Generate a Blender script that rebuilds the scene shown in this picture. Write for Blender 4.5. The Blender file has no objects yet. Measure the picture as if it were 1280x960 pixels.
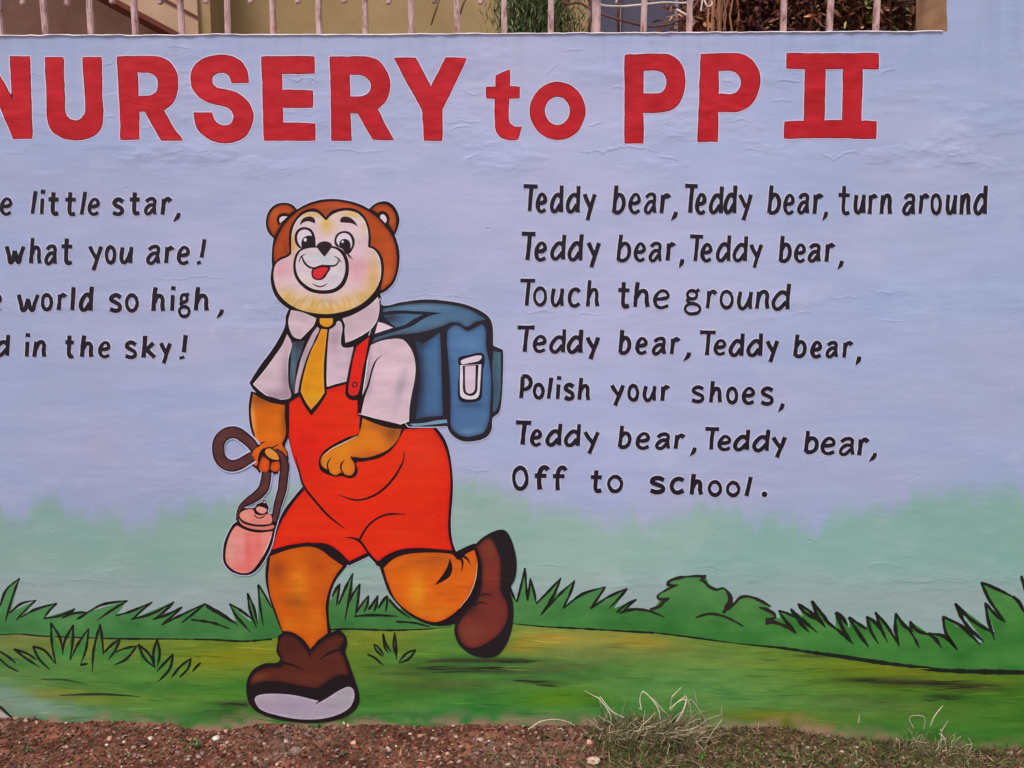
import bpy, bmesh, math, random
import numpy as np
from mathutils import Vector, Matrix, noise as mnoise
from mathutils.geometry import delaunay_2d_cdt
random.seed(7)
rng = np.random.default_rng(7)
scene = bpy.context.scene
COL = scene.collection

# ------------------------------------------------------------------ camera
F_PX, PITCH, DIST = 1108.5, math.radians(8.0), 2.2
CP, SP = math.cos(PITCH), math.sin(PITCH)
def ray(px, py):
    x = (px - 640.0) / F_PX; u = (480.0 - py) / F_PX
    return x, CP + u * SP, -SP + u * CP
_d = ray(640, 907)
CAM_H = -_d[2] * DIST / _d[1]              # wall foot stands at z = 0
def at(px, py, Y=0.0):
    """the point of the upright plane y = Y that is seen at a place of the picture"""
    d = ray(px, py); t = (Y + DIST) / d[1]
    return (d[0] * t, Y, CAM_H + d[2] * t)
cam = bpy.data.cameras.new('camera'); camo = bpy.data.objects.new('camera', cam); COL.objects.link(camo)
camo.location = (0, -DIST, CAM_H); camo.rotation_euler = (math.radians(90) - PITCH, 0, 0)
cam.sensor_width = 36.0; cam.lens = 18.0 * F_PX / 640.0; cam.clip_end = 500; cam.clip_start = 0.05
scene.camera = camo
# ------------------------------------------------------------------ light
SUN_EL, SUN_AZ = math.radians(60), math.radians(205)      # behind the camera, a little to the left
w = bpy.data.worlds.new('World'); scene.world = w; w.use_nodes = True
nt = w.node_tree; bg = nt.nodes['Background']
sky = nt.nodes.new('ShaderNodeTexSky'); sky.sky_type = 'NISHITA'; sky.sun_disc = False
sky.sun_elevation = SUN_EL; sky.sun_rotation = SUN_AZ; sky.dust_density = 4.0; sky.air_density = 1.0; sky.ozone_density = 1.0
nt.links.new(sky.outputs[0], bg.inputs[0]); bg.inputs[1].default_value = 0.11
sl = bpy.data.lights.new('sun', 'SUN'); sl.energy = 1.3; sl.angle = math.radians(14); sl.color = (1.0, 0.95, 0.90)
so = bpy.data.objects.new('sun', sl); COL.objects.link(so)
sdir = Vector((math.sin(SUN_AZ) * math.cos(SUN_EL), math.cos(SUN_AZ) * math.cos(SUN_EL), math.sin(SUN_EL)))
so.rotation_euler = sdir.to_track_quat('Z', 'Y').to_euler(); so.location = (-2, -4, 6)
scene.view_settings.view_transform = 'Standard'; scene.view_settings.look = 'None'
scene.view_settings.exposure = 0.33; scene.view_settings.gamma = 1.0
# what a white surface of the wall shows at this light (linear), used to turn seen paint colours into pigments
LIGHT = np.array([0.745, 0.735, 0.745])

# ------------------------------------------------------------------ helpers
def lin(c):
    c = np.asarray(c, float) / 255.0
    return np.where(c <= 0.04045, c / 12.92, ((c + 0.055) / 1.055) ** 2.4)
def pig(c):
    return np.clip(lin(c) / LIGHT, 0.004, 0.9)

def tag(o, label=None, cat=None, group=None, kind=None):
    if label: o['label'] = label
    if cat: o['category'] = cat
    if group: o['group'] = group
    if kind: o['kind'] = kind
    return o

def new_mesh(name, V, Fc, mat, parent=None, cols=None, smooth=False):
    me = bpy.data.meshes.new(name)
    me.from_pydata([tuple(map(float, v)) for v in V], [], [tuple(map(int, f)) for f in Fc])
    if cols is not None:
        a = me.color_attributes.new('pigment', 'FLOAT_COLOR', 'POINT')
        c = np.ones((len(V), 4), np.float32); c[:, :3] = cols
        a.data.foreach_set('color', c.ravel())
    if smooth: me.polygons.foreach_set('use_smooth', [True] * len(me.polygons))
    for m in (mat if isinstance(mat, (list, tuple)) else [mat]): me.materials.append(m)
    me.update()
    o = bpy.data.objects.new(name, me); COL.objects.link(o)
    if parent is not None: o.parent = parent
    return o

def N(nt, t, **kw):
    n = nt.nodes.new(t)
    for k, v in kw.items(): setattr(n, k, v)
    return n

def wall_bump(nt, bs, strength=1.0):
    """rough trowelled plaster under the paint, the same relief for every paint layer"""
    L = nt.links.new
    geo = N(nt, 'ShaderNodeNewGeometry')
    def stretched(sx, sz, scale, detail, rough, dist=0.0):
        mp = N(nt, 'ShaderNodeMapping'); mp.inputs['Scale'].default_value = (sx, 1.0, sz)
        L(geo.outputs['Position'], mp.inputs['Vector'])
        n = N(nt, 'ShaderNodeTexNoise'); n.inputs['Scale'].default_value = scale
        n.inputs['Detail'].default_value = detail; n.inputs['Roughness'].default_value = rough
        n.inputs['Distortion'].default_value = dist
        L(mp.outputs[0], n.inputs['Vector']); return n.outputs[0]
    def math_(op, a, b=None, clamp=False):
        m = N(nt, 'ShaderNodeMath', operation=op, use_clamp=clamp)
        for i, x in enumerate((a, b)):
            if x is None: continue
            if hasattr(x, 'links'): L(x, m.inputs[i])
            else: m.inputs[i].default_value = x
        return m.outputs[0]
    big = stretched(1.0, 2.2, 2.6, 3, 0.5, 0.3)
    mid = stretched(1.0, 2.6, 14.0, 4, 0.55, 0.3)
    ridge = stretched(0.8, 1.9, 24.0, 5, 0.6, 0.35)
    # ridges live in horizontal bands where the trowel dragged
    sep = N(nt, 'ShaderNodeSeparateXYZ'); L(geo.outputs['Position'], sep.inputs[0])
    def band(zc, wd):
        d = math_('DIVIDE', math_('SUBTRACT', sep.outputs['Z'], zc), wd)
        return math_('POWER', 2.718, math_('MULTIPLY', math_('MULTIPLY', d, d), -1.0))
    z = lambda py: at(640, py)[2]
    b = math_('ADD', band(z(192), 0.045), math_('MULTIPLY', band(z(120), 0.12), 0.55))
    b = math_('ADD', b, math_('MULTIPLY', band(z(385), 0.05), 0.5))
    b = math_('ADD', b, math_('MULTIPLY', band(z(730), 0.06), 0.6))
    b = math_('ADD', b, math_('MULTIPLY', band(z(600), 0.05), 0.25))
    msk = stretched(1.0, 2.2, 4.2, 3, 0.55)
    msk = math_('MULTIPLY', math_('SUBTRACT', msk, 0.50), 6.0, True)
    ridge = math_('MULTIPLY', math_('MULTIPLY', ridge, math_('ADD', b, 0.16)), msk)
    fine = stretched(1.0, 1.3, 95.0, 4, 0.65)
    pit = N(nt, 'ShaderNodeTexVoronoi'); pit.inputs['Scale'].default_value = 9.0
    L(geo.outputs['Position'], pit.inputs['Vector'])
    pitv = math_('SUBTRACT', 1.0, math_('MULTIPLY', pit.outputs['Distance'], 22.0), True)
    h = math_('ADD', math_('MULTIPLY', big, 0.0022), math_('MULTIPLY', mid, 0.00035))
    h = math_('ADD', h, math_('MULTIPLY', ridge, 0.0036))
    h = math_('ADD', h, math_('MULTIPLY', fine, 0.00040))
    h = math_('ADD', h, math_('MULTIPLY', pitv, -0.0010))
    bp = N(nt, 'ShaderNodeBump'); bp.inputs['Strength'].default_value = strength; bp.inputs['Distance'].default_value = 1.0
    L(h, bp.inputs['Height']); L(bp.outputs[0], bs.inputs['Normal'])
    return mid, fine, ridge

def paint_material(name, rough, spec, mottle):
    m = bpy.data.materials.new(name); m.use_nodes = True; nt = m.node_tree; L = nt.links.new
    bs = nt.nodes['Principled BSDF']
    at_ = N(nt, 'ShaderNodeAttribute', attribute_name='pigment')
    mid, fine, ridge = wall_bump(nt, bs)
    # uneven coats: brushed streaks and blotches of thinner paint
    geo = N(nt, 'ShaderNodeNewGeometry')
    mp = N(nt, 'ShaderNodeMapping'); mp.inputs['Scale'].default_value = (1.5, 1, 9.0); L(geo.outputs['Position'], mp.inputs['Vector'])
    n1 = N(nt, 'ShaderNodeTexNoise'); n1.inputs['Scale'].default_value = 6.0; n1.inputs['Detail'].default_value = 6; L(mp.outputs[0], n1.inputs['Vector'])
    n2 = N(nt, 'ShaderNodeTexNoise'); n2.inputs['Scale'].default_value = 2.3; n2.inputs['Detail'].default_value = 4; L(geo.outputs['Position'], n2.inputs['Vector'])
    n3 = N(nt, 'ShaderNodeTexNoise'); n3.inputs['Scale'].default_value = 420.0; n3.inputs['Detail'].default_value = 2; L(geo.outputs['Position'], n3.inputs['Vector'])
    def mr(src, a, b, lo=0.3, hi=0.7):
        r = N(nt, 'ShaderNodeMapRange'); r.inputs['From Min'].default_value = lo; r.inputs['From Max'].default_value = hi
        r.inputs['To Min'].default_value = a; r.inputs['To Max'].default_value = b; L(src, r.inputs['Value']); return r.outputs[0]
    mu = N(nt, 'ShaderNodeMath', operation='MULTIPLY'); L(mr(n1.outputs[0], 1 - mottle, 1 + mottle), mu.inputs[0]); L(mr(n2.outputs[0], 1 - mottle, 1 + mottle), mu.inputs[1])
    mu2 = N(nt, 'ShaderNodeMath', operation='MULTIPLY'); L(mu.outputs[0], mu2.inputs[0]); L(mr(n3.outputs[0], 0.95, 1.05), mu2.inputs[1])
    sc = N(nt, 'ShaderNodeVectorMath', operation='SCALE'); L(at_.outputs['Color'], sc.inputs[0]); L(mu2.outputs[0], sc.inputs['Scale'])
    L(sc.outputs[0], bs.inputs['Base Color'])
    bs.inputs['Roughness'].default_value = rough; bs.inputs['Specular IOR Level'].default_value = spec
    return m
M_WALL = paint_material('emulsion_paint', 0.75, 0.25, 0.035)
M_FIG = paint_material('enamel_paint', 0.6, 0.28, 0.075)
M_GRASS = paint_material('green_emulsion', 0.75, 0.25, 0.085)
M_INK = paint_material('black_enamel', 0.5, 0.35, 0.08)

def pmat(name, c1, c2, scale=8, rough=0.8, bump=0.0, stretch=(1, 1, 1), c3=None, spec=0.3, detail=6):
    m = bpy.data.materials.new(name); m.use_nodes = True; nt = m.node_tree; L = nt.links.new
    bs = nt.nodes['Principled BSDF']; geo = N(nt, 'ShaderNodeNewGeometry')
    mp = N(nt, 'ShaderNodeMapping'); mp.inputs['Scale'].default_value = stretch; L(geo.outputs['Position'], mp.inputs['Vector'])
    n1 = N(nt, 'ShaderNodeTexNoise'); n1.inputs['Scale'].default_value = scale; n1.inputs['Detail'].default_value = detail; n1.inputs['Roughness'].default_value = 0.65
    L(mp.outputs[0], n1.inputs['Vector'])
    cr = N(nt, 'ShaderNodeValToRGB'); L(n1.outputs[0], cr.inputs[0])
    cr.color_ramp.elements[0].position = 0.32; cr.color_ramp.elements[0].color = (*pig(c1), 1)
    cr.color_ramp.elements[1].position = 0.68; cr.color_ramp.elements[1].color = (*pig(c2), 1)
    if c3 is not None:
        e = cr.color_ramp.elements.new(0.5); e.color = (*pig(c3), 1)
    L(cr.outputs[0], bs.inputs['Base Color']); bs.inputs['Roughness'].default_value = rough
    bs.inputs['Specular IOR Level'].default_value = spec
    if bump:
        n2 = N(nt, 'ShaderNodeTexNoise'); n2.inputs['Scale'].default_value = scale * 3; n2.inputs['Detail'].default_value = 8; L(mp.outputs[0], n2.inputs['Vector'])
        bp = N(nt, 'ShaderNodeBump'); bp.inputs['Strength'].default_value = 1; bp.inputs['Distance'].default_value = bump
        L(n2.outputs[0], bp.inputs['Height']); L(bp.outputs[0], bs.inputs['Normal'])
    return m

def attr_mat(name, rough=0.85, spec=0.2):
    m = bpy.data.materials.new(name); m.use_nodes = True; nt = m.node_tree
    bs = nt.nodes['Principled BSDF']; a = N(nt, 'ShaderNodeAttribute', attribute_name='pigment')
    n = N(nt, 'ShaderNodeTexNoise'); n.inputs['Scale'].default_value = 300
    geo = N(nt, 'ShaderNodeNewGeometry'); nt.links.new(geo.outputs['Position'], n.inputs['Vector'])
    r = N(nt, 'ShaderNodeMapRange'); r.inputs['To Min'].default_value = 0.75; r.inputs['To Max'].default_value = 1.25; nt.links.new(n.outputs[0], r.inputs['Value'])
    s = N(nt, 'ShaderNodeVectorMath', operation='SCALE'); nt.links.new(a.outputs['Color'], s.inputs[0]); nt.links.new(r.outputs[0], s.inputs['Scale'])
    nt.links.new(s.outputs[0], bs.inputs['Base Color']); bs.inputs['Roughness'].default_value = rough; bs.inputs['Specular IOR Level'].default_value = spec
    return m

# ---- smooth value noise for paint colours (numpy)
def vnoise(x, y, seed=0):
    x = np.asarray(x, float); y = np.asarray(y, float)
    xi = np.floor(x).astype(int); yi = np.floor(y).astype(int); xf = x - xi; yf = y - yi
    def h(a, b):
        n = (a * 374761393 + b * 668265263 + seed * 1442695041) & 0xFFFFFFFF
        n = ((n ^ (n >> 13)) * 1274126177) & 0xFFFFFFFF
        return ((n ^ (n >> 16)) & 0xFFFF) / 65535.0
    u = xf * xf * (3 - 2 * xf); v = yf * yf * (3 - 2 * yf)
    return (h(xi, yi) * (1 - u) + h(xi + 1, yi) * u) * (1 - v) + (h(xi, yi + 1) * (1 - u) + h(xi + 1, yi + 1) * u) * v
def fbm(x, y, seed=0, o=4):
    s = 0; a = 0.5; t = 0
    for k in range(o):
        s = s + a * vnoise(x * 2 ** k, y * 2 ** k, seed + k); t += a; a *= 0.5
    return s / t

# ---- tracing helpers
class Reg:
    def __init__(s, x0, y0, k): s.x0, s.y0, s.k = x0, y0, k
    def __call__(s, pts):
        return [((p[0] / s.k + s.x0), (p[1] / s.k + s.y0)) + tuple(p[2:]) for p in pts]
    def b(s, x, y, rx, ry, col, st, ang=0):
        return (x / s.k + s.x0, y / s.k + s.y0, rx / s.k, ry / s.k, col, st, ang)

def crseg(P, step=2.0, closed=False):
    P = [np.array(p[:2], float) for p in P]; n = len(P); out = []
    if n == 2 and not closed:
        k = max(1, int(np.linalg.norm(P[1] - P[0]) / (step * 1.5)))
        return [P[0] + (P[1] - P[0]) * j / k for j in range(k + 1)]
    rngk = range(n) if closed else range(n - 1)
    for i in rngk:
        p1, p2 = P[i], P[(i + 1) % n]
        p0 = P[(i - 1) % n] if (closed or i > 0) else 2 * p1 - p2
        p3 = P[(i + 2) % n] if (closed or i < n - 2) else 2 * p2 - p1
        L_ = max(np.linalg.norm(p2 - p1), 1e-6)
        m1 = (p2 - p0); m2 = (p3 - p1)
        m1 = m1 * min(1, L_ / max(np.linalg.norm(m1), 1e-6)); m2 = m2 * min(1, L_ / max(np.linalg.norm(m2), 1e-6))
        k = max(1, int(L_ / step))
        for j in range(k):
            t = j / k
            out.append((2*t**3-3*t**2+1)*p1 + (t**3-2*t**2+t)*m1 + (-2*t**3+3*t**2)*p2 + (t**3-t**2)*m2)
    if not closed: out.append(P[-1])
    return out

def smooth_loop(pts, step=2.0, straight=False):
    if straight: 
        return [np.array(p[:2], float) for p in pts]
    cs = [i for i, p in enumerate(pts) if len(p) > 2]
    if not cs: return crseg(pts, step, True)
    out = []; n = len(pts)
    for a in range(len(cs)):
        i0 = cs[a]; i1 = cs[(a + 1) % len(cs)]
        if i1 <= i0: i1 += n
        seg = [pts[i % n] for i in range(i0, i1 + 1)]
        s = crseg(seg, step); out += s[:-1]
    return out

def inside(x, y, loops):
    ins = np.zeros(len(x), bool)
    for L_ in loops:
        A = np.array(L_); B = np.roll(A, -1, 0)
        for (x1, y1), (x2, y2) in zip(A, B):
            c = (y1 > y) != (y2 > y)
            if not c.any(): continue
            ins ^= c & (x < (x2 - x1) * (y - y1) / (y2 - y1 + 1e-12) + x1)
    return ins
def bdist(x, y, loops):
    d = np.full(len(x), 1e9)
    for L_ in loops:
        A = np.array(L_); B = np.roll(A, -1, 0)
        for a, b in zip(A, B):
            v = b - a; l2 = v @ v + 1e-9
            t = np.clip(((x - a[0]) * v[0] + (y - a[1]) * v[1]) / l2, 0, 1)
            d = np.minimum(d, np.hypot(x - a[0] - t * v[0], y - a[1] - t * v[1]))
    return d

def paint(x, y, spec, loops=None):
    """pigment colours at places of the mural; spec: (r,g,b) | function | dict(base, blobs, edge)"""
    n = len(x)
    if callable(spec): return pig(spec(x, y))
    if not isinstance(spec, dict): return np.tile(pig(spec), (n, 1))
    c = np.tile(np.array(spec['base'], float), (n, 1))
    for (bx, by, rx, ry, col, st, ang) in spec.get('blobs', []):
        ca, sa = math.cos(math.radians(ang)), math.sin(math.radians(ang))
        u = ((x - bx) * ca + (y - by) * sa) / rx; v = (-(x - bx) * sa + (y - by) * ca) / ry
        wgt = (st * np.exp(-(u * u + v * v)))[:, None]
        c = c * (1 - wgt) + np.array(col, float) * wgt
    if 'edge' in spec and loops:
        col, wd, st = spec['edge']; d = bdist(x, y, loops)
        wgt = (st * np.exp(-(d / wd) ** 1.5))[:, None]
        c = c * (1 - wgt) + np.array(col, float) * wgt
    nz = (fbm(x * 0.06, y * 0.1, 5) - 0.5)[:, None]
    c = c * (1 + spec.get('mottle', 0.10) * nz)
    return pig(np.clip(c, 0, 255))

LAYER = [0]
STEP = 0.000011
def layer_y():
    LAYER[0] += 1
    return -0.0003 - STEP * LAYER[0]

class Build:
    """collects paint layers into one mesh"""
    def __init__(s): s.V = []; s.F = []; s.C = []
    def add(s, P, T, cols, y):
        b = len(s.V)
        yy = y if hasattr(y, '__len__') else [y] * len(P)
        for (px, py), yv in zip(P, yy):
            q = at(px, py); s.V.append((q[0], yv, q[2]))
        s.C.append(cols); s.F += [(a + b, c + b, d + b) for a, c, d in T]
    def fill(s, pts, spec, holes=(), spacing=None, straight=False, step=2.0, y=None):
        loops = [smooth_loop(pts, step, straight)] + [smooth_loop(h, step, straight) for h in holes]
        V = []; E = []
        for L_ in loops:
            b = len(V); V += [Vector((p[0], p[1])) for p in L_]
            E += [(b + i, b + (i + 1) % len(L_)) for i in range(len(L_))]
        grad = not (isinstance(spec, tuple) and not callable(spec))
        if spacing is None: spacing = 3.2 if grad else 0
        if spacing:
            A = np.array(loops[0]); lo = A.min(0); hi = A.max(0)
            gx, gy = np.meshgrid(np.arange(lo[0], hi[0], spacing), np.arange(lo[1], hi[1], spacing * 0.87))
            gx = gx + (np.arange(gx.shape[0])[:, None] % 2) * spacing * 0.5
            gx = gx.ravel(); gy = gy.ravel(); k = inside(gx, gy, loops); gx = gx[k]; gy = gy[k]
            if len(gx) < 9000 and len(gx):
                k = bdist(gx, gy, loops) > spacing * 0.4; gx = gx[k]; gy = gy[k]
            V += [Vector((a, b_)) for a, b_ in zip(gx, gy)]
        r = delaunay_2d_cdt(V, E, [], 0, 1e-4)
        P = np.array([(v.x, v.y) for v in r[0]]); T = np.array([f for f in r[2] if len(f) == 3])
        c = P[T].mean(1); k = inside(c[:, 0], c[:, 1], loops); T = T[k]
        ar = (P[T[:, 1]] - P[T[:, 0]]); br = (P[T[:, 2]] - P[T[:, 0]]); cr = ar[:, 0] * br[:, 1] - ar[:, 1] * br[:, 0]
        T = np.where((cr > 0)[:, None], T[:, ::-1], T)
        s.add(P, T.tolist(), paint(P[:, 0], P[:, 1], spec, loops), layer_y() if y is None else y)
        return s
    def stroke(s, pts, w, spec, closed=False, step=2.0, jitter=0.0, y=None, sharp=False):
        """brush line; w: width or list of widths along it (picture px)"""
        if closed and len(pts) > 8 and sharp: C = [np.array(p[:2], float) for p in pts]
        elif sharp:
            C = [np.array(p[:2], float) for p in pts]
            C2 = []
            for a, b in zip(C[:-1], C[1:]):
                k = max(1, int(np.linalg.norm(b - a) / 4)); C2 += [a + (b - a) * j / k for j in range(k)]
            C = C2 + [C[-1]]
        else: C = crseg(pts, step, closed) if len(pts) > 2 or closed else crseg([pts[0], ((pts[0][0]+pts[1][0])/2, (pts[0][1]+pts[1][1])/2), pts[1]], step)
        C = np.array(C); n = len(C)
        if n < 2: return s
        if closed: tn = np.roll(C, -1, 0) - np.roll(C, 1, 0)
        else: tn = np.gradient(C, axis=0)
        tn /= np.maximum(np.linalg.norm(tn, axis=1), 1e-6)[:, None]; nm = np.stack([-tn[:, 1], tn[:, 0]], 1)
        ws = np.interp(np.linspace(0, 1, n), np.linspace(0, 1, len(w)), w) if hasattr(w, '__len__') else np.full(n, float(w))
        if jitter:
            ws = ws * (1 + jitter * (fbm(np.arange(n) * 0.35 + pts[0][0], np.full(n, pts[0][1] * 0.7), 3, 2) - 0.5) * 2)
        P = np.concatenate([C + nm * ws[:, None] / 2, C - nm * ws[:, None] / 2])
        T = []
        for i in range(n if closed else n - 1):
            j = (i + 1) % n
            T += [(i, i + n, j), (j, i + n, j + n)]
        y0 = layer_y() if y is None else y
        if closed: tt = np.zeros(n)
        else: tt = np.linspace(0, 1, n) * STEP * 0.6
        yy = np.concatenate([y0 - tt, y0 - tt])
        s.add(P, T, paint(P[:, 0], P[:, 1], spec), yy)
        return s
    def halo(s, pts, w, spec, holes=()):
        for L_ in [pts] + list(holes):
            lp = smooth_loop(L_, 2.0); s.stroke([tuple(p) for p in lp], w, spec, closed=True, sharp=True)
        return s
    def disc(s, cx, cy, rx, ry, spec, spacing=None):
        return s.fill([(cx + rx * math.cos(a), cy + ry * math.sin(a)) for a in np.linspace(0, 2 * math.pi, 14)[:-1]], spec, spacing=spacing or 0)
    def build(s, name, mat, parent):
        return new_mesh(name, s.V, s.F, mat, parent, np.concatenate(s.C))

INK = (26, 13, 19)          # brown-black outline paint
HALO = (184, 188, 212)

# ================================================================== THE WALL
mist_line = np.array([(-700,630),(0,636),(32,642),(40,625),(70,618),(84,634),(114,642),(148,637),(165,656),(190,657),(202,630),(222,634),(240,622),(262,628),(300,618),(380,600),(571,597),
    (610,606),(644,616),(672,636),(695,628),(743,641),(774,655),(790,640),(805,655),(827,641),(855,639),(869,627),(900,634),(930,637),(945,649),(962,641),(1001,652),(1024,662),(1036,645),
    (1066,628),(1108,634),(1131,629),(1146,614),(1191,609),(1235,616),(1265,605),(1280,625),(2000,620)], float)
def wall_colour(x, y):
    c = np.zeros((len(x), 3))
    base = np.stack([np.interp(x, [0, 200, 600, 800, 1000, 1280], [154, 158, 165, 166, 160, 155]),
                     np.interp(x, [0, 200, 600, 800, 1000, 1280], [164, 166, 171, 172, 170, 167]),
                     np.interp(x, [0, 200, 600, 800, 1000, 1280], [197, 199, 204, 206, 204, 200])], 1)
    base = base * np.interp(y, [40, 200, 560, 650], [1.0, 1.02, 1.0, 0.97])[:, None]
    pk = (fbm(x * 0.008, y * 0.016, 11, 4) - 0.5)[:, None]
    base = base + pk * np.array([14, 2, -3])
    pk2 = (fbm(x * 0.012 + 50, y * 0.05, 21, 4) - 0.5)[:, None]
    base = base + pk2 * np.array([12, 10, 7])
    # green mist, dabbed on with a wide brush
    yl = np.interp(x, mist_line[:, 0], mist_line[:, 1]) + (fbm(x * 0.09, y * 0.03, 31, 4) - 0.5) * 24
    m = np.clip((y - yl + (fbm(x * 0.35, y * 0.05, 33, 3) - .5) * 16) / 42 + 0.38, 0, 1); m = (m * m * (3 - 2 * m))[:, None]
    g = np.stack([np.interp(x, [0, 400, 700, 1000, 1280], [128, 134, 140, 130, 128]), np.interp(x, [0, 400, 700, 1000, 1280], [160, 167, 173, 170, 168]),
                  np.interp(x, [0, 400, 700, 1000, 1280], [150, 154, 160, 160, 155])], 1)
    g = g + (fbm(x * 0.02, y * 0.03, 41, 5) - 0.5)[:, None] * np.array([22, 8, 10])
    low = np.clip((y - 700) / 45, 0, 1)[:, None]
    g = g * (1 - low * 0.6) + np.array([148, 158, 160]) * low * 0.6
    c = base * (1 - 0.92 * m) + g * 0.92 * m
    st_ = np.clip((fbm(x * 0.11, y * 0.004, 51, 3) - .56) * 6, 0, 1) * np.exp(-np.clip(y - 44, 0, 999) / 60.0)
    c = c * (1 - .035 * st_[:, None])
    sc_ = np.clip((fbm(x * 0.03, y * 0.05, 57, 5) - .66) * 9, 0, 1)[:, None]
    c = c * (1 - .10 * sc_) + np.array([206, 204, 214]) * .10 * sc_
    dn = np.clip((y - 880) / 40, 0, 1)[:, None]
    c = c * (1 - dn) + np.array([150, 122, 108]) * dn
    return np.clip(c, 0, 255)

top_line = [(-700, 48), (-300, 46)]
for x in range(-100, 1184, 6):
    yb = np.interp(x, [-100, 0, 300, 560, 600, 760, 900, 1183], [45.5, 44.5, 43.5, 43, 42, 41.5, 40.5, 39.0])
    top_line.append((x, float(yb + (mnoise.noise(Vector((x * 0.02, 3, 0))) * 1.6 + mnoise.noise(Vector((x * 0.09, 8, 0))) * 0.9))))
edge_up = [(1183.5 + mnoise.noise(Vector((0, y * 0.05, 0))) * 1.6, y) for y in range(34, -420, -8)]
outline = top_line + [(1184, 39.5)] + edge_up + [(2000, -420), (2000, 1010), (-700, 1010)]
wall = Build()
wall.fill([p for p in outline], wall_colour, straight=True, spacing=5.5, y=0.0)
# back, top and ends of the wall
nf = len(wall.V)
ring = [at(px, py) for px, py in outline]; k0 = len(wall.V)
for q in ring: wall.V.append((q[0], 0.0, q[2]))
for q in ring: wall.V.append((q[0], 0.16, q[2]))
n = len(ring); cc = np.tile(pig((178, 172, 188)), (2 * n, 1)); wall.C.append(cc)
for i in range(n):
    j = (i + 1) % n; wall.F.append((k0 + i, k0 + n + i, k0 + n + j, k0 + j))
wall.F.append(tuple(k0 + n + i for i in range(n))[::-1])
M_BACK = pmat('raw_render', (150, 118, 92), (180, 148, 120), 7, .9, .001, (1, 1, 1), (164, 132, 104))
WALL = wall.build('painted_wall', [M_WALL, M_BACK], None)
mi = [0] * len(WALL.data.polygons)
for i in range(n + 1): mi[-1 - i] = 1
WALL.data.polygons.foreach_set('material_index', mi)
tag(WALL, 'long pale lilac boundary wall painted with a school mural of a bear and nursery verses', 'wall')

# bare plaster lip along the wall top, whitened to carry the edge highlight
def lip(pts, name='plaster_lip'):
    V = []; Fc = []; m = M_LIP
    for i, (px, py) in enumerate(pts):
        hgt = 1.5 + 1.0 * mnoise.noise(Vector((px * 0.05, 1, py * 0.05)))
        a = at(px, py - 0.7); b = at(px, py + hgt)
        d = 0.0035 + 0.002 * mnoise.noise(Vector((px * 0.07, 5, 0)))
        V += [(a[0], 0.012, a[2] + 0.001), (a[0], -d * 0.4, a[2]), (b[0], -d, (a[2] + b[2]) / 2), (b[0], -0.0001, b[2])]
    for i in range(len(pts) - 1):
        for k in range(3): Fc.append((4 * i + k, 4 * i + k + 1, 4 * i + 5 + k, 4 * i + 4 + k))
    return new_mesh(name, V, Fc, m, WALL)
M_LIP = pmat('bare_plaster_highlit', (205, 196, 210), (232, 226, 236), 60, 0.9, 0.001)
lip(top_line)

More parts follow.
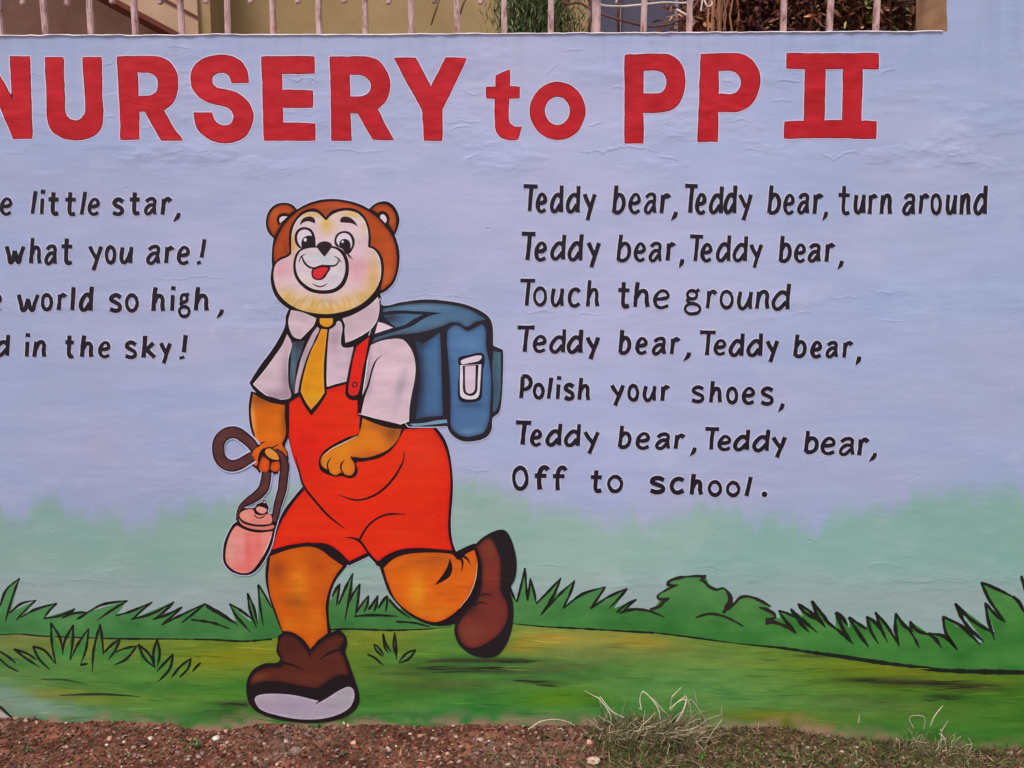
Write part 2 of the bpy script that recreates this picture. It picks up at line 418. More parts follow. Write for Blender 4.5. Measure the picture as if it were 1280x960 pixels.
# ================================================================== HEADING
def sr(c): return lambda x, y: np.clip(np.array(c)[None] + (fbm(x * 0.05, y * 0.12, 9, 4) - 0.5)[:, None] * np.array([34, 22, 22]), 0, 255)
RED = sr((178, 25, 36)); H1, H2, H3, H4 = Reg(0, 50, 4), Reg(300, 50, 4), Reg(590, 50, 4.923), Reg(840, 50, 4.571)
c1 = lambda L_: [p + (1,) if len(p) == 2 else p[:2] for p in L_]
heading = [
 (H1([(53,86,1),(148,84,1),(150,180),(160,490,1),(68,492,1),(0,325,1),(-40,220,1),(-40,490,1),(-130,490,1),(-130,86,1),(-50,86,1),(65,305,1)]), []),
 (H1([(227,88,1),(315,90,1),(320,250),(322,340),(332,380),(350,400),(380,407),(410,395),(428,370),(430,300),(415,90,1),(505,88,1),(508,250),(512,400),(500,445),(470,475),(430,492),(370,497),(310,485),(265,455),(245,415),(238,370),(235,250)]), []),
 (H1([(587,86,1),(780,84),(830,100),(865,135),(885,180),(887,240),(870,300),(845,330),(815,350,1),(860,430),(912,500,1),(808,500,1),(725,355,1),(695,355,1),(695,495,1),(605,495,1),(600,300)]), [H1([(685,160,1),(750,163),(785,185),(795,220),(785,260),(755,280),(690,282,1)])]),
 (H1([(1243,212,1),(1160,212,1),(1148,180),(1120,160),(1080,165),(1058,190),(1060,220),(1080,240),(1120,250),(1180,265),(1230,300),(1258,345),(1262,400),(1240,460),(1200,495),(1140,512),(1080,505),(1020,475),(985,430),(970,365,1),(1060,365,1),(1070,400),(1095,425),(1130,432),(1160,415),(1172,385),(1160,350),(1130,330),(1060,315),(1000,285),(965,240),(957,185),(970,140),(1010,100),(1070,80),(1140,80),(1200,105),(1232,150)]), []),
 (H2([(110,86,1),(370,84,1),(372,165,1),(208,166,1),(210,250,1),(362,255,1),(362,335,1),(212,336,1),(214,415,1),(373,420,1),(375,500,1),(122,500,1),(118,300)]), []),
 (H2([(452,88,1),(640,86),(690,105),(725,145),(745,200),(748,240),(730,300),(685,345,1),(720,420),(768,497,1),(665,495,1),(590,365,1),(550,362,1),(555,500,1),(460,500,1),(458,300)]), [H2([(545,170,1),(600,172),(640,190),(658,225),(650,262),(620,283),(548,285,1)])]),
 (H2([(772,90,1),(875,92,1),(955,240,1),(1030,90,1),(1132,92,1),(1010,345,1),(1008,500,1),(922,500,1),(915,350,1)]), []),
 (H3([(148,220,1),(230,187,1),(230,288,1),(292,290,1),(290,355,1),(225,357,1),(222,480),(235,520),(265,538),(303,535,1),(280,608,1),(230,610),(180,595),(152,560),(143,500),(145,357,1),(90,355,1),(90,293,1),(148,290,1)]), []),
 (H3([(527+167*math.cos(a), 437+174*math.sin(a)) for a in np.linspace(0, 2*math.pi, 17)[:-1]]), [H3([(525+81*math.cos(a), 435+92*math.sin(a)) for a in np.linspace(0, 2*math.pi, 13)[:-1]])]),
 (H3([(943,95,1),(1180,90),(1245,110),(1290,160),(1307,240),(1300,320),(1265,395),(1210,430),(1150,443),(1050,445,1),(1050,633,1),(943,633,1)]), [H3([(1052,185,1),(1130,182),(1180,200),(1200,245),(1190,300),(1160,330),(1050,333,1)])]),
 (H4([(167,84,1),(380,80),(435,100),(480,150),(500,210),(490,290),(455,360),(400,400),(340,408),(260,408,1),(258,577,1),(150,577,1),(160,300)]), [H4([(262,175,1),(340,172),(380,195),(398,240),(385,285),(350,312),(262,310,1)])]),
 (H4([(657,78,1),(900,80),(1178,78,1),(1178,163,1),(1085,163,1),(1078,465,1),(1167,465,1),(1163,562,1),(900,556),(640,560,1),(645,468,1),(757,467,1),(762,165,1),(655,160,1)]), [H4([(875,165,1),(980,162,1),(975,462,1),(868,462,1)])]),
]
def wob(pts, a=0.5):
    return [(p[0] + a * mnoise.noise(Vector((p[0] * .13, p[1] * .13, 1))), p[1] + a * mnoise.noise(Vector((p[0] * .13, p[1] * .13, 7)))) for p in pts]
hb = Build(); lay0 = LAYER[0]
for o_, h_ in heading:
    for L_ in [o_] + h_: hb.stroke(wob([tuple(p) for p in smooth_loop(L_, 4)]), 4.6, (216, 190, 208), closed=True, sharp=True, jitter=0.3, y=-0.0004 - STEP * (len(hb.C) % 3))
HEAD = hb.build('heading_lettering', M_WALL, WALL); HEAD['label'] = 'pale pink edging round the big red heading letters'
for o_, h_ in heading:
    b = Build()
    for L_ in [o_] + h_: b.stroke(wob([tuple(p) for p in smooth_loop(L_, 4)]), 2.0, (96, 18, 44), closed=True, sharp=True, jitter=0.5, y=-0.0007)
    b.fill(wob([tuple(p) for p in smooth_loop(o_, 4)]), RED, [wob([tuple(p) for p in smooth_loop(q, 4)]) for q in h_], spacing=4, straight=True, y=-0.0008)
    b.build('red_letter', M_FIG, HEAD)

# drags and wrinkles that the trowel left in the plaster, painted over with the wall
def ridge(P, wd, hgt):
    C = np.array(crseg([(p[0], p[1]) for p in P], 1.5)); n = len(C)
    C[:, 1] += (fbm(C[:, 0] * .22, C[:, 1] * .1, 17, 3) - .5) * 5
    tn = np.gradient(C, axis=0); tn /= np.maximum(np.linalg.norm(tn, axis=1), 1e-6)[:, None]; nm = np.stack([-tn[:, 1], tn[:, 0]], 1)
    env = np.sin(np.linspace(0, np.pi, n)) ** .6 * (0.35 + 1.1 * fbm(C[:, 0] * .3, C[:, 1] * .3, 19, 3)); ww = (wd * env)[:, None]
    V = []; cols = []
    for off, h_ in ((-1.0, 0), (-.35, .8), (.15, 1), (.9, 0)):
        Q = C + nm * ww * off
        for k, q in enumerate(Q):
            g = at(q[0], q[1]); V.append((g[0], -.0002 - hgt * h_ * env[k], g[2]))
        cols.append(paint(Q[:, 0], Q[:, 1], wall_colour))
    Fc = [(a * n + i, a * n + i + 1, (a + 1) * n + i + 1, (a + 1) * n + i) for a in range(3) for i in range(n - 1)]
    new_mesh('plaster_ridge', V, Fc, M_WALL, WALL, np.concatenate(cols), smooth=True)
V5 = Reg(560, 560, 3.556); Z4, Z3 = Reg(840, 340, 4.267), Reg(640, 340, 4.267)
for P, w_, h_ in [
  (H3([(620,680),(680,685),(720,690),(760,680),(800,690),(850,675),(900,660),(980,655),(1080,670),(1140,690)]), 2.6, .0013), (H3([(1140,715),(1190,720),(1270,735)]), 2.4, .0013),
  (H3([(705,530),(760,515),(815,503)]), 2.0, .0011), (H3([(860,292),(900,283),(936,298)]), 2.2, .0013), (H3([(440,215),(480,190),(530,140)]), 1.6, .0007), (H3([(560,75),(620,60),(700,62)]), 1.8, .0006),
  (H4([(590,240),(640,225),(700,240),(748,236)]), 2.4, .0012), (H4([(930,690),(980,650),(1040,640),(1085,662)]), 2.6, .0014), (H4([(860,650),(900,672),(940,690)]), 2.2, .0011), (H4([(1180,198),(1220,178),(1275,165)]), 2.0, .0009),
  (H4([(560,352),(620,338),(690,345)]), 2.0, .0007), (H4([(275,240),(320,230),(350,250)]), 1.8, .0009), (H4([(380,640),(440,620),(520,632)]), 2.0, .0007), (H4([(300,470),(380,455),(470,468)]), 2.0, .0006),
  (H2([(225,188),(280,202),(340,190),(395,212)]), 2.2, .0011), (H2([(1100,240),(1160,265),(1212,270)]), 1.8, .0008), (H2([(1040,452),(1100,430),(1160,440)]), 1.8, .0009), (H2([(1120,592),(1190,572)]), 1.8, .0008), (H2([(400,560),(520,548),(640,560),(740,552)]), 2.0, .0006), (H2([(1020,420),(1120,405),(1210,415)]), 1.6, .0007),
  (H1([(835,38),(900,28),(960,48)]), 2.0, .0008), (H1([(700,450),(735,436),(770,430)]), 1.8, .0009), (H1([(515,130),(550,122),(580,95)]), 1.6, .0008), (H1([(160,160),(190,172),(215,178)]), 1.6, .0006), (H1([(520,385),(545,380),(575,390)]), 1.6, .0007),
  (Z4([(640,232),(720,212),(765,235)]), 1.8, .0008), (Z4([(1110,250),(1180,266),(1255,255)]), 2.0, .0009), (Z4([(850,145),(930,130),(1010,138)]), 2.0, .0006), (Z4([(1040,95),(1150,110),(1250,98)]), 1.8, .0006), (Z3([(50,208),(110,218),(170,206),(240,218)]), 1.8, .0008), (Z3([(300,228),(400,220),(500,232)]), 1.6, .0006),
  (V5([(80,92),(130,102),(190,95)]), 1.8, .0008), (V5([(1090,522),(1180,530),(1255,545)]), 1.8, .0006), (V5([(380,520),(440,516),(520,530)]), 1.8, .0007), ([(185, 346), (215, 350), (250, 345), (290, 350)], 1.6, .0006), ([(500, 372), (540, 368), (600, 374)], 1.6, .0006), ([(1110, 724), (1150, 728), (1190, 722), (1230, 730)], 1.8, .0007),
  ([(1070, 712), (1100, 704), (1140, 712)], 1.6, .0006), ([(60, 728), (110, 724), (150, 730)], 1.6, .0005)]:
    ridge(P, w_, h_ * .62)

# ================================================================== VERSES
def ring_(cx, cy, rx, ry, n=12, ph=0.6):
    return [(cx + rx * math.cos(a), cy + ry * math.sin(a)) for a in np.linspace(ph, ph + 2 * math.pi, n + 1)]
GL = {
 'e': [[(.12,.50),(.6,.52),(.96,.64),(.85,.92),(.5,1),(.15,.76),(0,.4),(.15,.1),(.5,0),(.98,.13)]],
 'd': [[(.90,.85),(.6,1),(.25,.8),(0,.35),(.14,.03),(.42,.05),(.85,.45)], [(1,1.5),(.94,.7),(.90,0)]],
 'y': [[(0,1),(.2,.7),(.55,.3)], [(1,1),(.75,.5),(.5,0),(.3,-.42)]],
 'b': [[(.25,1.5),(.12,.7),(0,.03)], [(.12,.7),(.5,1),(.88,.88),(1,.5),(.8,.15),(.4,0),(.02,.06)]],
 'a': [[(.12,.82),(.45,1),(.95,.95),(.93,.5),(1,0)], [(.92,.58),(.5,.6),(.12,.38),(0,.15),(.15,0),(.42,.02),(.88,.35)]],
 'r': [[(.18,1),(.12,.5),(0,0)], [(.12,.55),(.4,.9),(.7,1),(1,.85)]],
 'T': [[(0,1.5),(1,1.48)], [(.58,1.5),(.5,.8),(.42,0)]],
 't': [[(.5,1.48),(.45,.8),(.42,.22),(.55,0),(.95,.06)], [(0,1.0),(1,.98)]],
 'u': [[(.14,1),(0,.4),(.12,.05),(.36,0),(.7,.3),(.92,.7)], [(1,1),(.93,.5),(.93,0)]],
 'n': [[(.18,1),(.1,.5),(0,0)], [(.1,.5),(.4,.92),(.75,1),(.93,.78),(.9,.4),(.97,0)]],
 'o': [ring_(.5,.5,.5,.5)], 'O': [ring_(.5,.75,.5,.75)],
 's': [[(.97,.86),(.6,1),(.22,.92),(.1,.72),(.5,.53),(.9,.36),(.88,.1),(.45,0),(0,.12)]],
 'h': [[(.22,1.5),(.1,.8),(0,0)], [(.08,.5),(.4,.9),(.75,.95),(.92,.7),(.9,.35),(.98,0)]],
 'c': [[(1,.85),(.7,1),(.25,.87),(0,.45),(.2,.08),(.55,0),(1,.15)]],
 'g': [ring_(.48,.76,.33,.24,10), [(.26,.55),(.15,.42),(.35,.28),(.7,.22)], ring_(.5,-.04,.5,.30,12), [(.72,.92),(.95,1.08)]],
 'P': [[(.15,1.48),(.1,.7),(0,0)], [(.12,1.48),(.6,1.5),(.97,1.2),(.85,.82),(.5,.62),(.1,.6)]],
 'l': [[(1,1.5),(.55,.8),(0,0)]], 'i': [[(.65,1),(.45,.5),(.25,0)], [(1,1.58),(.8,1.34)]],
 'w': [[(0,1),(.14,.5),(.28,0),(.5,.75)], [(.5,.72),(.68,.02),(.85,.5),(1,1)]],
 'k': [[(.15,1.5),(.08,.7),(0,0)], [(.92,1),(.5,.7),(.15,.45)], [(.3,.55),(.6,.3),(1,0)]],
 'f': [[(1,1.32),(.82,1.5),(.52,1.42),(.38,1.1),(.33,.5),(.36,0)], [(0,.93),(.9,.93)]],
 '!': [[(.92,1.52),(.75,1.0),(.5,.38)], [(.02,.12),(.16,-.06)]],
 '.': [[(.2,.12),(.8,.06)]],
}
GWID = {'o': .86, 'O': .92, 'g': .8, 'e': .92, 'a': .92}
def verse(words, xh_line, base_line, letters, k, sw, label):
    """letters: (char, x-left, x-right) in picture px; xh_line and base_line: ((x,y),(x,y))"""
    hal = Build(); objs = []
    fy = lambda ln, x: float(np.interp(x, [p[0] for p in ln], [p[1] for p in ln])) if ln[0][0] <= x <= ln[-1][0] else ln[0][1] + (ln[-1][1] - ln[0][1]) * (x - ln[0][0]) / (ln[-1][0] - ln[0][0])
    for q, (ch, xl, xr) in enumerate(letters):
        xm = (xl + xr) / 2; yt = fy(xh_line, xm) + sw / 2 + random.uniform(-.6, .6); yb = fy(base_line, xm) - sw / 2 + random.uniform(-.6, .6); H = yb - yt
        w_ = sw * random.uniform(.98, 1.12)
        b = Build()
        if ch == ',':
            st = [([(xr - 1.5, yb - 1.5), (xr - 2.2, yb + 2.5), (xl + 1, yb + 9)], [w_ * 1.0, w_ * 1.0, 1.0])]
        else:
            x0, x1 = xl + w_ / 2, xr - w_ / 2
            if x1 - x0 < 1.5: m_ = (x0 + x1) / 2; x0, x1 = m_ - .8, m_ + .8
            st = []
            for s_ in GL[ch]:
                pts = [(x0 + (x1 - x0) * (u + random.uniform(-.02, .02)), yb - H * (v + random.uniform(-.012, .012))) for u, v in s_]
                ww = w_ * GWID.get(ch, 1.0)
                if ch == '.': wl = ww * 1.5
                elif (ch in 'i!' and len(s_) == 2): wl = ww * 1.15
                elif len(s_) > 9: wl = [ww * t for t in (.95, 1.12, .9, .85, 1.05, 1.1, .9, .95)]
                elif ch == 'r' and s_ is GL['r'][1]: wl = [ww * .6, ww * .8, ww * .95, ww * 1.15]
                else: wl = [ww * 1.0, ww * .97, ww * .92, ww * random.uniform(.9, 1.1)]
                st.append((pts, wl))
        if ch == '.':
            b = Build(); ds = lambda r: [(xm + r * math.cos(a), yb - 1.6 + r * .95 * math.sin(a)) for a in np.linspace(0, 6.283, 13)[:-1]]; b.fill(ds(3.7), (28, 22, 36), y=-.0012); hal.fill(ds(5.0), (196, 193, 220), y=-.0004); st = []
        for j, (pts, wl) in enumerate(st):
            ext = [w + 2.6 for w in wl] if hasattr(wl, '__len__') else wl + 2.6
            hal.stroke(pts, ext, (196, 193, 220), step=1.6, y=-0.0004 - STEP * (j + 4 * (q % 2)))
            b.stroke(pts, wl, (28, 22, 36), step=1.6, jitter=0.10, y=-0.0012 - STEP * j)
        objs.append(b)
    par = hal.build('verse_line', M_WALL, WALL); par['label'] = label
    for b in objs: b.build('letter', M_INK, par)
def place(reg, s):
    return [(c, reg.x0 + a / reg.k, reg.x0 + b / reg.k) for c, a, b in s]
def ln(reg, *pts): return [(reg.x0 + x / reg.k, reg.y0 + y / reg.k) for x, y in pts]
A1, A2 = Reg(640, 220, 4.267), Reg(940, 220, 4.267); A3, A4 = Reg(640, 340, 4.267), Reg(840, 340, 4.267); A5, A6 = Reg(630, 450, 5.054), Reg(860, 450, 5.054)
B1, B2 = Reg(0, 220, 4.267), Reg(0, 340, 4.267)
verse('', ln(A1,(60,88))+ln(A2,(1250,92)), ln(A1,(60,198),(500,206))+ln(A2,(1250,212)),
  place(A1,[('T',52,148),('e',125,190),('d',200,277),('d',285,367),('y',375,452),('b',532,607),('e',620,690),('a',700,772),('r',785,850),(',',845,880),('T',912,1000),('e',975,1040),('d',1048,1130),('d',1125,1202),('y',1205,1285)])
 +place(A2,[('b',80,155),('e',165,230),('a',238,307),('r',320,382),(',',372,402),('t',450,532),('u',540,608),('r',615,672),('n',678,748),('a',798,872),('r',885,948),('o',948,1014),('u',1030,1095),('n',1103,1168),('d',1178,1258)]), 1, 5.0, 'black hand-painted line reading Teddy bear, Teddy bear, turn around')
verse('', ln(A1,(60,345))+ln(A2,(480,357)), ln(A1,(60,455))+ln(A2,(480,468)),
  place(A1,[('T',40,138),('e',118,190),('d',203,290),('d',295,382),('y',395,475),('b',555,637),('e',648,717),('a',725,800),('r',818,875),(',',888,915),('T',938,1028),('e',1003,1072),('d',1085,1170),('d',1175,1260),('y',1264,1340)])
 +place(A2,[('b',140,212),('e',222,290),('a',292,367),('r',385,445),(',',452,485)]), 1, 5.0, 'black hand-painted second line reading Teddy bear, Teddy bear,')
verse('', ln(A3,(60,76))+ln(A4,(620,97)), ln(A3,(60,188))+ln(A4,(620,207)),
  place(A3,[('T',33,135),('o',110,190),('u',205,280),('c',295,370),('h',393,467),('t',555,637),('h',645,735),('e',752,844)])
 +place(A4,[('g',58,160),('r',178,244),('o',250,332),('u',345,432),('n',440,522),('d',530,634)]), 1, 4.9, 'black hand-painted line reading Touch the ground')
verse('', ln(A3,(60,328),(700,345))+ln(A4,(900,366)), ln(A3,(60,433),(700,444))+ln(A4,(900,464)),
  place(A3,[('T',20,130),('e',110,187),('d',198,290),('d',290,382),('y',390,472),('b',565,637),('e',655,727),('a',742,822),('r',840,900),(',',910,950)])
 +place(A4,[('T',140,242),('e',220,292),('d',300,388),('d',395,487),('y',497,572),('b',645,720),('e',735,804),('a',815,887),('r',905,968),(',',975,1005)]), 1, 5.0, 'black hand-painted fourth line reading Teddy bear, Teddy bear,')
verse('', ln(A5,(100,135),(1040,155))+ln(A6,(540,170)), ln(A5,(100,252),(1040,270))+ln(A6,(540,290)),
  place(A5,[('P',95,185),('o',178,260),('l',268,312),('i',322,362),('s',370,452),('h',462,547),('y',668,767),('o',775,857),('u',875,965),('r',985,1050)])
 +place(A6,[('s',12,110),('h',130,217),('o',235,320),('e',338,427),('s',450,547),(',',565,605)]), 1, 5.0, 'black hand-painted line reading Polish your shoes,')
verse('', ln(A5,(60,425),(1100,460))+ln(A6,(1150,490)), ln(A5,(60,542),(500,558),(1100,572))+ln(A6,(150,575),(1150,610)),
  place(A5,[('T',62,185),('e',163,244),('d',260,370),('d',378,487),('y',500,607),('b',718,807),('e',830,927),('a',950,1052),('r',1070,1150),(',',1170,1212)])
 +place(A6,[('T',95,208),('e',185,277),('d',282,395),('d',403,520),('y',525,627),('b',728,827),('e',835,937),('a',948,1052),('r',1065,1150),(',',1138,1188)]), 1, 5.1, 'black hand-painted sixth line reading Teddy bear, Teddy bear,')
verse('', ln(A5,(60,708),(1100,735))+ln(A6,(100,752),(400,768)), ln(A5,(60,826),(1100,852))+ln(A6,(100,866),(500,872)),
  place(A5,[('O',48,158),('f',180,292),('f',295,405),('t',535,632),('o',648,757),('s',910,1027),('c',1043,1147)])
 +place(A6,[('h',8,97),('o',120,220),('o',235,334),('l',355,410),('.',463,502)]), 1, 5.4, 'black hand-painted line reading Off to school.')
verse('', ln(B1,(0,112),(960,112)), ln(B1,(0,213),(960,213)), place(B1,[('e',-2,70),('l',163,202),('i',210,242),('t',248,325),('t',338,415),('l',425,466),('e',466,537),('s',593,668),('t',683,757),('a',765,837),('r',855,920),(',',922,960)]), 1, 5.0, 'black hand-painted line reading e little star,')
verse('', ln(B1,(0,364),(1100,368)), ln(B1,(0,473),(1100,476)), place(B1,[('w',25,137),('h',155,224),('a',235,307),('t',318,397),('y',470,552),('o',558,624),('u',636,712),('a',778,857),('r',875,932),('e',943,1017),('!',1048,1105)]), 1, 5.0, 'black hand-painted line reading what you are!')
verse('', ln(B2,(0,110),(1100,110)), ln(B2,(0,213),(1100,216)), place(B2,[('e',-62,14),('w',88,214),('o',216,287),('r',302,360),('l',378,402),('d',420,502),('s',576,657),('o',663,744),('h',806,884),('i',905,937),('g',945,1022),('h',1033,1117),(',',1153,1190)]), 1, 5.1, 'black hand-painted line reading world so high,')
verse('', ln(B2,(0,362),(1000,368)), ln(B2,(0,458),(1000,468)), place(B2,[('d',-32,57),('i',130,162),('n',173,250),('t',338,405),('h',426,502),('e',523,594),('s',660,737),('k',753,837),('y',848,918),('!',957,1005)]), 1, 5.1, 'black hand-painted line reading d in the sky!')

# ================================================================== PAINTED GRASS
LAYER[0] = 2
G1, G2, G3, G4, G6 = Reg(0, 700, 3.765), Reg(400, 690, 3.048), Reg(780, 690, 4.923), Reg(1020, 690, 4.923), Reg(840, 840, 2.909)
horizon = [(-700, 792)] + G1([(0,352),(90,348),(200,358),(560,370),(850,372),(1000,375),(1150,382),(1280,372)]) + [(400, 788)] + G2([(300,298),(500,285),(740,273),(850,284),(1000,292),(1270,308)]) + G3([(220,500),(600,550),(950,592),(1230,630)]) + G4([(400,678),(750,722),(1280,742)]) + [(2000, 850)]
top = [(-700, 740), (-500, 760), (-300, 745), (-100, 765), (-40, 750)] + G1([(0,215),(30,140),(92,85),(50,245),(170,190),(110,262),(265,203),(215,270),(350,228),(320,258),(410,245),(600,190),(545,262),(717,197),(640,270),(820,195),(740,270),(858,220),(800,275),(965,205),(1110,290),(1080,205),(1180,290),(1165,155),(1215,290),(1215,115),(1280,215)]) + \
  G2([(30,200),(75,120),(70,200),(125,80),(125,180),(152,120),(150,225),(185,165),(190,215),(220,165),(225,215),(258,165),(300,215),(500,240),(700,150),(722,130),(750,190),(780,60),(792,185),(800,100),(825,200),(918,98),(900,160),(970,108),(935,205),(1000,160),(1087,132),(1050,205),(1170,138),(1120,215),(1205,180),(1170,220)]) + \
  G3([(20,352),(100,350),(160,365),(215,310),(205,275),(260,230),(268,195),(310,165),(440,145),(510,165),(520,195),(570,225),(620,220),(645,250),(655,300),(680,312),(700,285),(740,270),(820,292),(900,335),(880,352),(935,400),(960,410),(950,360),(1030,400),(1025,350),(1100,395),(1070,318),(1180,400),(1155,300)]) + \
  G4([(0,330),(120,470),(120,370),(210,470),(200,400),(310,470),(310,395),(375,450),(365,370),(490,520),(490,375),(570,460),(580,425),(690,500),(800,530),(780,395),(950,510),(1000,560),(1035,550),(855,315),(1100,500),(1040,310),(1110,390),(1015,185),(1200,262),(1280,370)]) + [(1300, 780), (1320, 740), (1360, 790), (1500, 760), (1700, 790), (2000, 770)]
def bank_colour(x, y):
    t = np.interp(x, [0, 300, 650, 900, 1280], [0, .3, .5, .8, 1.0])[:, None]
    c = np.array([66, 120, 66]) * (1 - t) + np.array([54, 114, 46]) * t
    c = c + (fbm(x * 0.03, y * 0.05, 61, 4) - 0.5)[:, None] * np.array([40, 34, 26])
    lt = np.clip(1 - (y - 735) / 45, 0, 1)[:, None] * 0.30
    return np.clip(c * (1 - lt) + np.array([110, 155, 110]) * lt, 0, 255)
bank = Build()
bank.fill([(p[0], p[1]) for p in top] + [(p[0], p[1] + 3) for p in horizon[::-1]], bank_colour, straight=True, spacing=5)
BANK = bank.build('painted_grass_bank', M_GRASS, WALL)

foot = 975
base_pts = np.array([(-700,905),(0,897),(31,903),(137,902),(192,905),(220,912),(254,913),(285,909),(302,904),(344,904),(380,908),(420,905),(523,907),(600,905),(660,907),(730,905),(800,908),(909,911),(995,908),(1046,919),(1115,927),(1184,934),(1235,940),(1280,937),(2000,960)], float)
def meadow_colour(x, y):
    c = np.zeros((len(x), 3))
    hz = np.interp(x, [p[0] for p in horizon], [p[1] for p in horizon])
    t = np.clip((y - hz) / 105, 0, 1)
    wav = (fbm(x * 0.006, y * 0.035, 71, 5) - 0.5) * 0.9
    t = np.clip(t + wav, 0, 1)[:, None]
    top_c = np.stack([np.interp(x, [0, 300, 500, 600, 720, 900, 1100, 1280], [106, 104, 112, 80, 118, 100, 84, 70]),
                      np.interp(x, [0, 300, 500, 600, 720, 900, 1100, 1280], [122, 124, 130, 128, 132, 130, 112, 110]),
                      np.interp(x, [0, 300, 500, 600, 720, 900, 1100, 1280], [60, 34, 44, 50, 60, 54, 24, 30])], 1)
    bot = np.stack([np.interp(x, [0, 300, 600, 900, 1280], [56, 50, 60, 74, 50]), np.interp(x, [0, 300, 600, 900, 1280], [116, 118, 122, 124, 108]),
                    np.interp(x, [0, 300, 600, 900, 1280], [62, 42, 52, 60, 34])], 1)
    c = top_c * (1 - t) + bot * t
    c = c + (fbm(x * 0.01, y * 0.07, 81, 4) - 0.5)[:, None] * np.array([34, 22, 16])
    def bl(bx, by, rx, ry, col, st, ang=0):
        nonlocal c
        ca, sa = math.cos(math.radians(ang)), math.sin(math.radians(ang))
        u = ((x - bx) * ca + (y - by) * sa) / rx; v = (-(x - bx) * sa + (y - by) * ca) / ry
        wg = (st * np.exp(-(u * u + v * v)))[:, None]; c = c * (1 - wg) + np.array(col, float) * wg
    bl(290, 822, 95, 14, (132, 128, 20), .8, -4); bl(60, 868, 60, 9, (124, 118, 30), .8); bl(130, 875, 50, 8, (110, 120, 30), .6)
    bl(30, 795, 60, 8, (118, 116, 66), .5); bl(470, 800, 45, 20, (124, 132, 40), .8); bl(420, 830, 60, 16, (96, 120, 30), .6)
    bl(690, 797, 55, 9, (172, 140, 56), .85, 4); bl(655, 808, 35, 10, (168, 134, 40), .8); bl(800, 802, 45, 9, (160, 128, 40), .75, 6); bl(760, 815, 110, 10, (118, 120, 60), .6)
    bl(700, 873, 60, 13, (80, 122, 14), .85); bl(960, 895, 60, 8, (112, 108, 20), .85); bl(1000, 905, 50, 8, (108, 98, 24), .7, 6)
    bl(1110, 838, 85, 9, (108, 116, 22), .85, 3); bl(1220, 852, 70, 10, (84, 108, 20), .7); bl(1180, 930, 120, 12, (52, 106, 20), .7)
    bl(170, 840, 60, 20, (60, 124, 54), .6); bl(1080, 880, 90, 12, (98, 112, 70), .5, 4); bl(880, 860, 120, 20, (84, 134, 72), .5)
    bl(40, 885, 90, 16, (118, 142, 128), .9, 6); bl(0, 868, 40, 14, (120, 146, 132), .95, 10); bl(560, 895, 130, 8, (40, 112, 50), .6)
    # painted shade strokes under the feet
    D = (42, 40, 28)
    bl(605, 826, 75, 3.2, D, .85); bl(575, 836, 80, 4.0, D, .7, 1); bl(640, 840, 60, 3, D, .5); bl(675, 852, 28, 2.6, D, .75, 4); bl(560, 855, 75, 9, (76, 78, 36), .6)
    bl(690, 834, 45, 5, (72, 76, 40), .6); bl(298, 880, 30, 4, D, .7); bl(285, 893, 40, 7, (52, 72, 36), .6); bl(400, 898, 60, 4, D, .35)
    bl(1125, 852, 70, 2.6, D, .85, 1); bl(1095, 848, 55, 2.2, D, .6, -2); bl(1180, 856, 70, 3.2, D, .8); bl(1178, 871, 26, 2.4, D, .8, 1); bl(1225, 862, 36, 2.4, D, .75)
    bl(1020, 820, 22, 2.5, D, .7, 2); bl(500, 842, 50, 3, D, .4)
    c = c + (fbm(x * 0.035, y * 0.16, 91, 4) - 0.5)[:, None] * np.array([30, 26, 16])
    bz = np.interp(x, base_pts[:, 0], base_pts[:, 1]); n_ = fbm(x * .06, y * .1, 93, 4)
    w_ = (np.clip(1 - (bz - y) / (8 + 26 * n_), 0, 1) ** 1.4 * np.clip((n_ - .26) * 3.0, 0, 1))[:, None]
    c = c * (1 - w_) + np.array([150, 118, 100]) * w_
    return np.clip(c, 0, 255)
mb = Build()
mb.fill([(p[0], p[1]) for p in horizon] + [(2000, foot), (-700, foot)], meadow_colour, straight=True, spacing=3.6)
MEADOW = mb.build('painted_meadow', M_GRASS, WALL)
GINK = (24, 28, 22)
hl = Build()
hl.stroke(horizon[1:9], [1.2, 2.2, 1.6, 2.4, 1.5, 2.6, 2.2], GINK, jitter=.5)
hl.stroke(G2([(30,296),(120,293),(250,298),(400,294),(500,285)]), [2.2, 2.6, 2.4, 1.6, .6], GINK, jitter=.5)
hl.stroke(G2([(735,273),(850,284),(1000,292),(1270,308)]), [1.0, 2.4, 2.2, 2.6], GINK, jitter=.5)
hl.stroke(G3([(150,492),(380,520),(600,550),(690,562)]), [1.6, 2.4, 2.0, .8], GINK, jitter=.5)
hl.stroke(G3([(680,560),(820,575),(950,588),(1230,628)])+G4([(200,650),(400,680),(600,705),(780,728),(1280,742)]) + [(1400, 845)], [1.0, 3.2, 4.0, 5.4, 4.4, 5.6, 6.4, 5.8, 5, 4], GINK, jitter=.4)
hl.build('horizon_line', M_INK, MEADOW)
